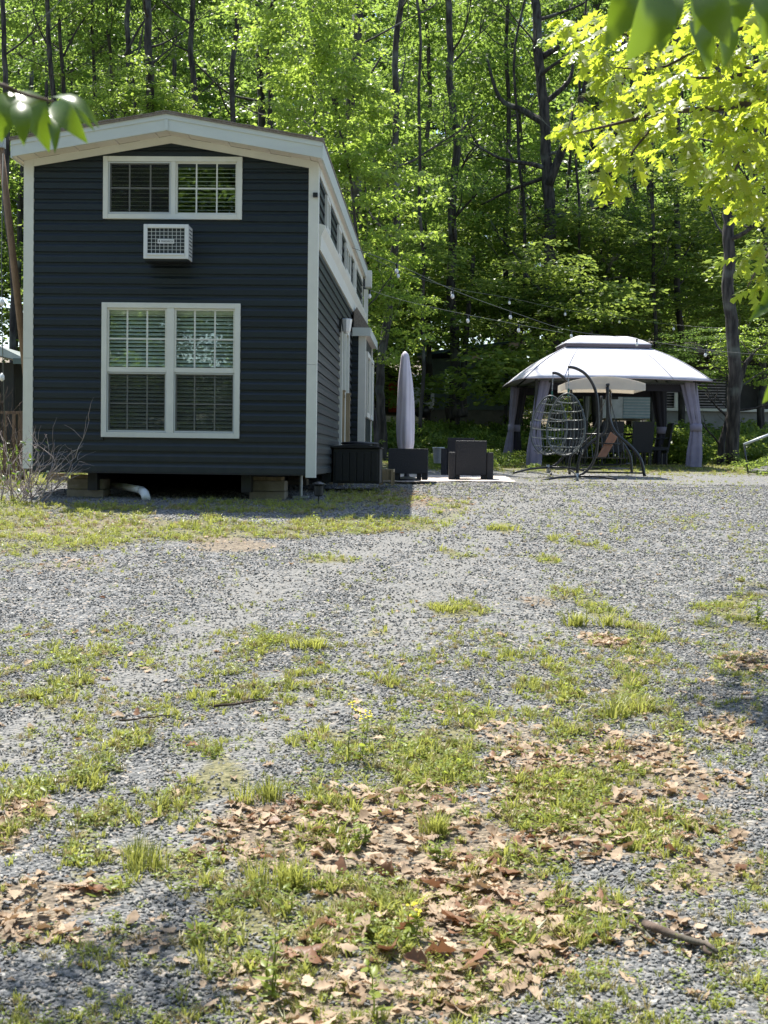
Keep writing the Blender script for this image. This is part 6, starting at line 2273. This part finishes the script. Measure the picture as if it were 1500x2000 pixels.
for i in big:
    o = bpy.data.objects.new('fallen_leaf', DL[int(typ[i])]); C.objects.link(o); o.parent = ground
    o.location = P3[i]; o.rotation_euler = R3[i]; o.scale = (s[i],) * 3
scatter('leaf_litter', P3[rest], R3[rest], s[rest], typ[rest], DL, label='tan fallen oak leaves scattered over the ground', cat='leaf litter')
print('leaves', n)

# larger crumpled brown leaves at the bottom centre, pieces of the ground
for k in range(24):
    e = gp(random.uniform(600, 1010), random.uniform(1690, 1900))
    o = link('fallen_leaf', DL[9 + k % 3] if k % 3 else DL[k % 9], ground, (e.x, e.y, e.z + .025), (random.gauss(0, .5), random.gauss(0, .5), random.uniform(0, 6.28)), (random.uniform(.09, .135),) * 3)
# twigs, tall weeds
for i, (a, b, r_, lab) in enumerate([((415, 1392), (530, 1379), .007, 'thin straight twig lying on open gravel in the middle'), ((235, 1418), (330, 1408), .005, 'short thin twig left of the long straight twig'),
                                     ((1255, 1830), (1400, 1880), .014, 'thick dark stick lying near the lower right corner'), ((1055, 1800), (1130, 1782), .006, 'thin twig among leaves left of the thick stick'),
                                     ((1390, 1880), (1330, 1840), .006, 'thin side twig crossing the thick stick'), ((990, 1258), (1050, 1285), .004, 'pale curved twig on the gravel right of centre'),
                                     ((1225, 1810), (1290, 1865), .005, 'slim twig left of the thick stick end'), ((730, 1620), (800, 1580), .005, 'thin twig crossing the leaf litter in the centre')]):
    A_, B_ = gp(*a), gp(*b)
    t = thing('stick' if r_ > .01 else 'twig', lab, 'stick' if r_ > .01 else 'twig', (A_.x, A_.y, A_.z))
    pts = []
    q = random.Random(i)
    for k in range(7):
        p = A_.lerp(B_, k / 6); p.x += q.uniform(-.01, .01); p.y += q.uniform(-.012, .012); p.z = gz(p.x, p.y) + r_ + .012 + q.uniform(0, .008)
        pts.append(p)
    m = MB().tube(pts, [r_ * (1.1 - .6 * k / 6) for k in range(7)], 7)
    m.tube([pts[3], pts[3] + (pts[4] - pts[3]) * .8 + Vector((.02, .04, .01))], r_ * .4, 5)
    m.build('wood', 'twig_dark' if i != 5 else 'twig', t, True, True)


def tall_weed(px, py, h, label, flower=False, nst=2, seed=0):
    p = gp(px, py); q = random.Random(seed)
    t = thing('weed_plant', label, 'weed', (p.x, p.y, p.z), 0, 'tall weeds in the foreground')
    m = MB(); LP_, LD_, LU_, LS_ = [], [], [], []
    fl_ = MB()
    for k in range(nst):
        a = q.uniform(0, 6.28); hh_ = h * q.uniform(.7, 1)
        pts = [Vector((math.cos(a) * .02, math.sin(a) * .02, 0))]
        for i in range(6):
            pts.append(Vector((math.cos(a) * (.02 + .05 * (i + 1) / 6 * hh_ * 2) + q.uniform(-.006, .006), math.sin(a) * (.02 + .03 * (i + 1) / 6), hh_ * (i + 1) / 6)))
        m.tube(pts, [.0028, .0026, .0024, .002, .0018, .0015, .001], 5)
        for i in range(1, 6):
            for _ in range(2):
                LP_.append(pts[i]); b = q.uniform(0, 6.28); LD_.append((math.cos(b), math.sin(b), q.uniform(0, .9))); LU_.append((0, 0, 1)); LS_.append(q.uniform(.025, .06) * (1.2 - .1 * i))
        if flower:
            for _ in range(9):
                c = pts[-1] + Vector((q.uniform(-.018, .018), q.uniform(-.018, .018), q.uniform(-.04, .015)))
                fl_.lathe([(.001, -.004), (.006, 0), (.001, .004)], 0, 0, 6)
                for j in range(18): x_, y_, z_ = fl_.v[-18 + j]; fl_.v[-18 + j] = (x_ + c.x, y_ + c.y, z_ + c.z)
    m.build('stem', 'weed_green', t, True)
    V_, F_ = place_template(*ELLI, np.array([tuple(v) for v in LP_]), frames(np.array(LD_), np.array(LU_, float)), np.array(LS_))
    link('foliage', np_mesh('foliage', V_, F_, 'weed_green'), t)
    if flower: fl_.build('flower_head', 'flower', t)


tall_weed(672, 1500, .28, 'tall thin weed with yellow flowers left of the centre leaf litter', True, 1, 1)
tall_weed(700, 1490, .22, 'shorter yellow flowered weed just right of the tall one', True, 2, 2)
tall_weed(800, 1850, .12, 'low weed with a bright yellow flower head in the bottom leaf litter', True, 2, 3)
tall_weed(520, 1960, .24, 'branching green weed at the bottom left of centre', False, 3, 4)
tall_weed(740, 1990, .20, 'slim single green weed at the bottom edge', False, 1, 5)
tall_weed(700, 1650, .10, 'low spreading green weed in the centre leaf litter', False, 4, 6)
tall_weed(865, 1700, .11, 'small leafy green weed right of the centre leaf litter', False, 3, 7)
tall_weed(1480, 1215, .16, 'bushy green weed at the right picture edge', False, 5, 8)
# feathery clumps of taller grass
big_tufts = [(1160, 1225, 'bushy light green grass clump right of the drive centre'), (1225, 1400, 'wide feathery grass clump on the right half'), (490, 1575, 'upright grass clump left of the centre leaf litter'),
             (545, 1740, 'long bladed grass clump in the lower left middle'), (295, 1700, 'low grass clump on gravel at the lower left'), (870, 1195, 'low grass clump in the middle of the drive'),
             (590, 1262, 'tiny grass clump alone on bare gravel'), (1000, 1036, 'low grass clump on gravel right of the house shadow'), (850, 1640, 'grass clump among tan leaves at the centre')]
for i, (px, py, lab) in enumerate(big_tufts):
    p = gp(px, py)
    t = thing('grass_clump', lab, 'grass clump', (p.x, p.y, p.z), 0, 'grass clumps on the driveway')
    sc_ = p.y / 7
    for k in range(3):
        a_, b_ = random.uniform(-.12, .12) * sc_, random.uniform(-.07, .07) * sc_
        me = tuft(300 + i * 5 + k, 60, .13 if i not in (5, 6, 7) else .08, .07, 'grass_green', .55, .0032)
        link('blades', me, t, (a_, b_, 0), (0, 0, random.uniform(0, 6)), (min(1.6, sc_),) * 2 + (1,))
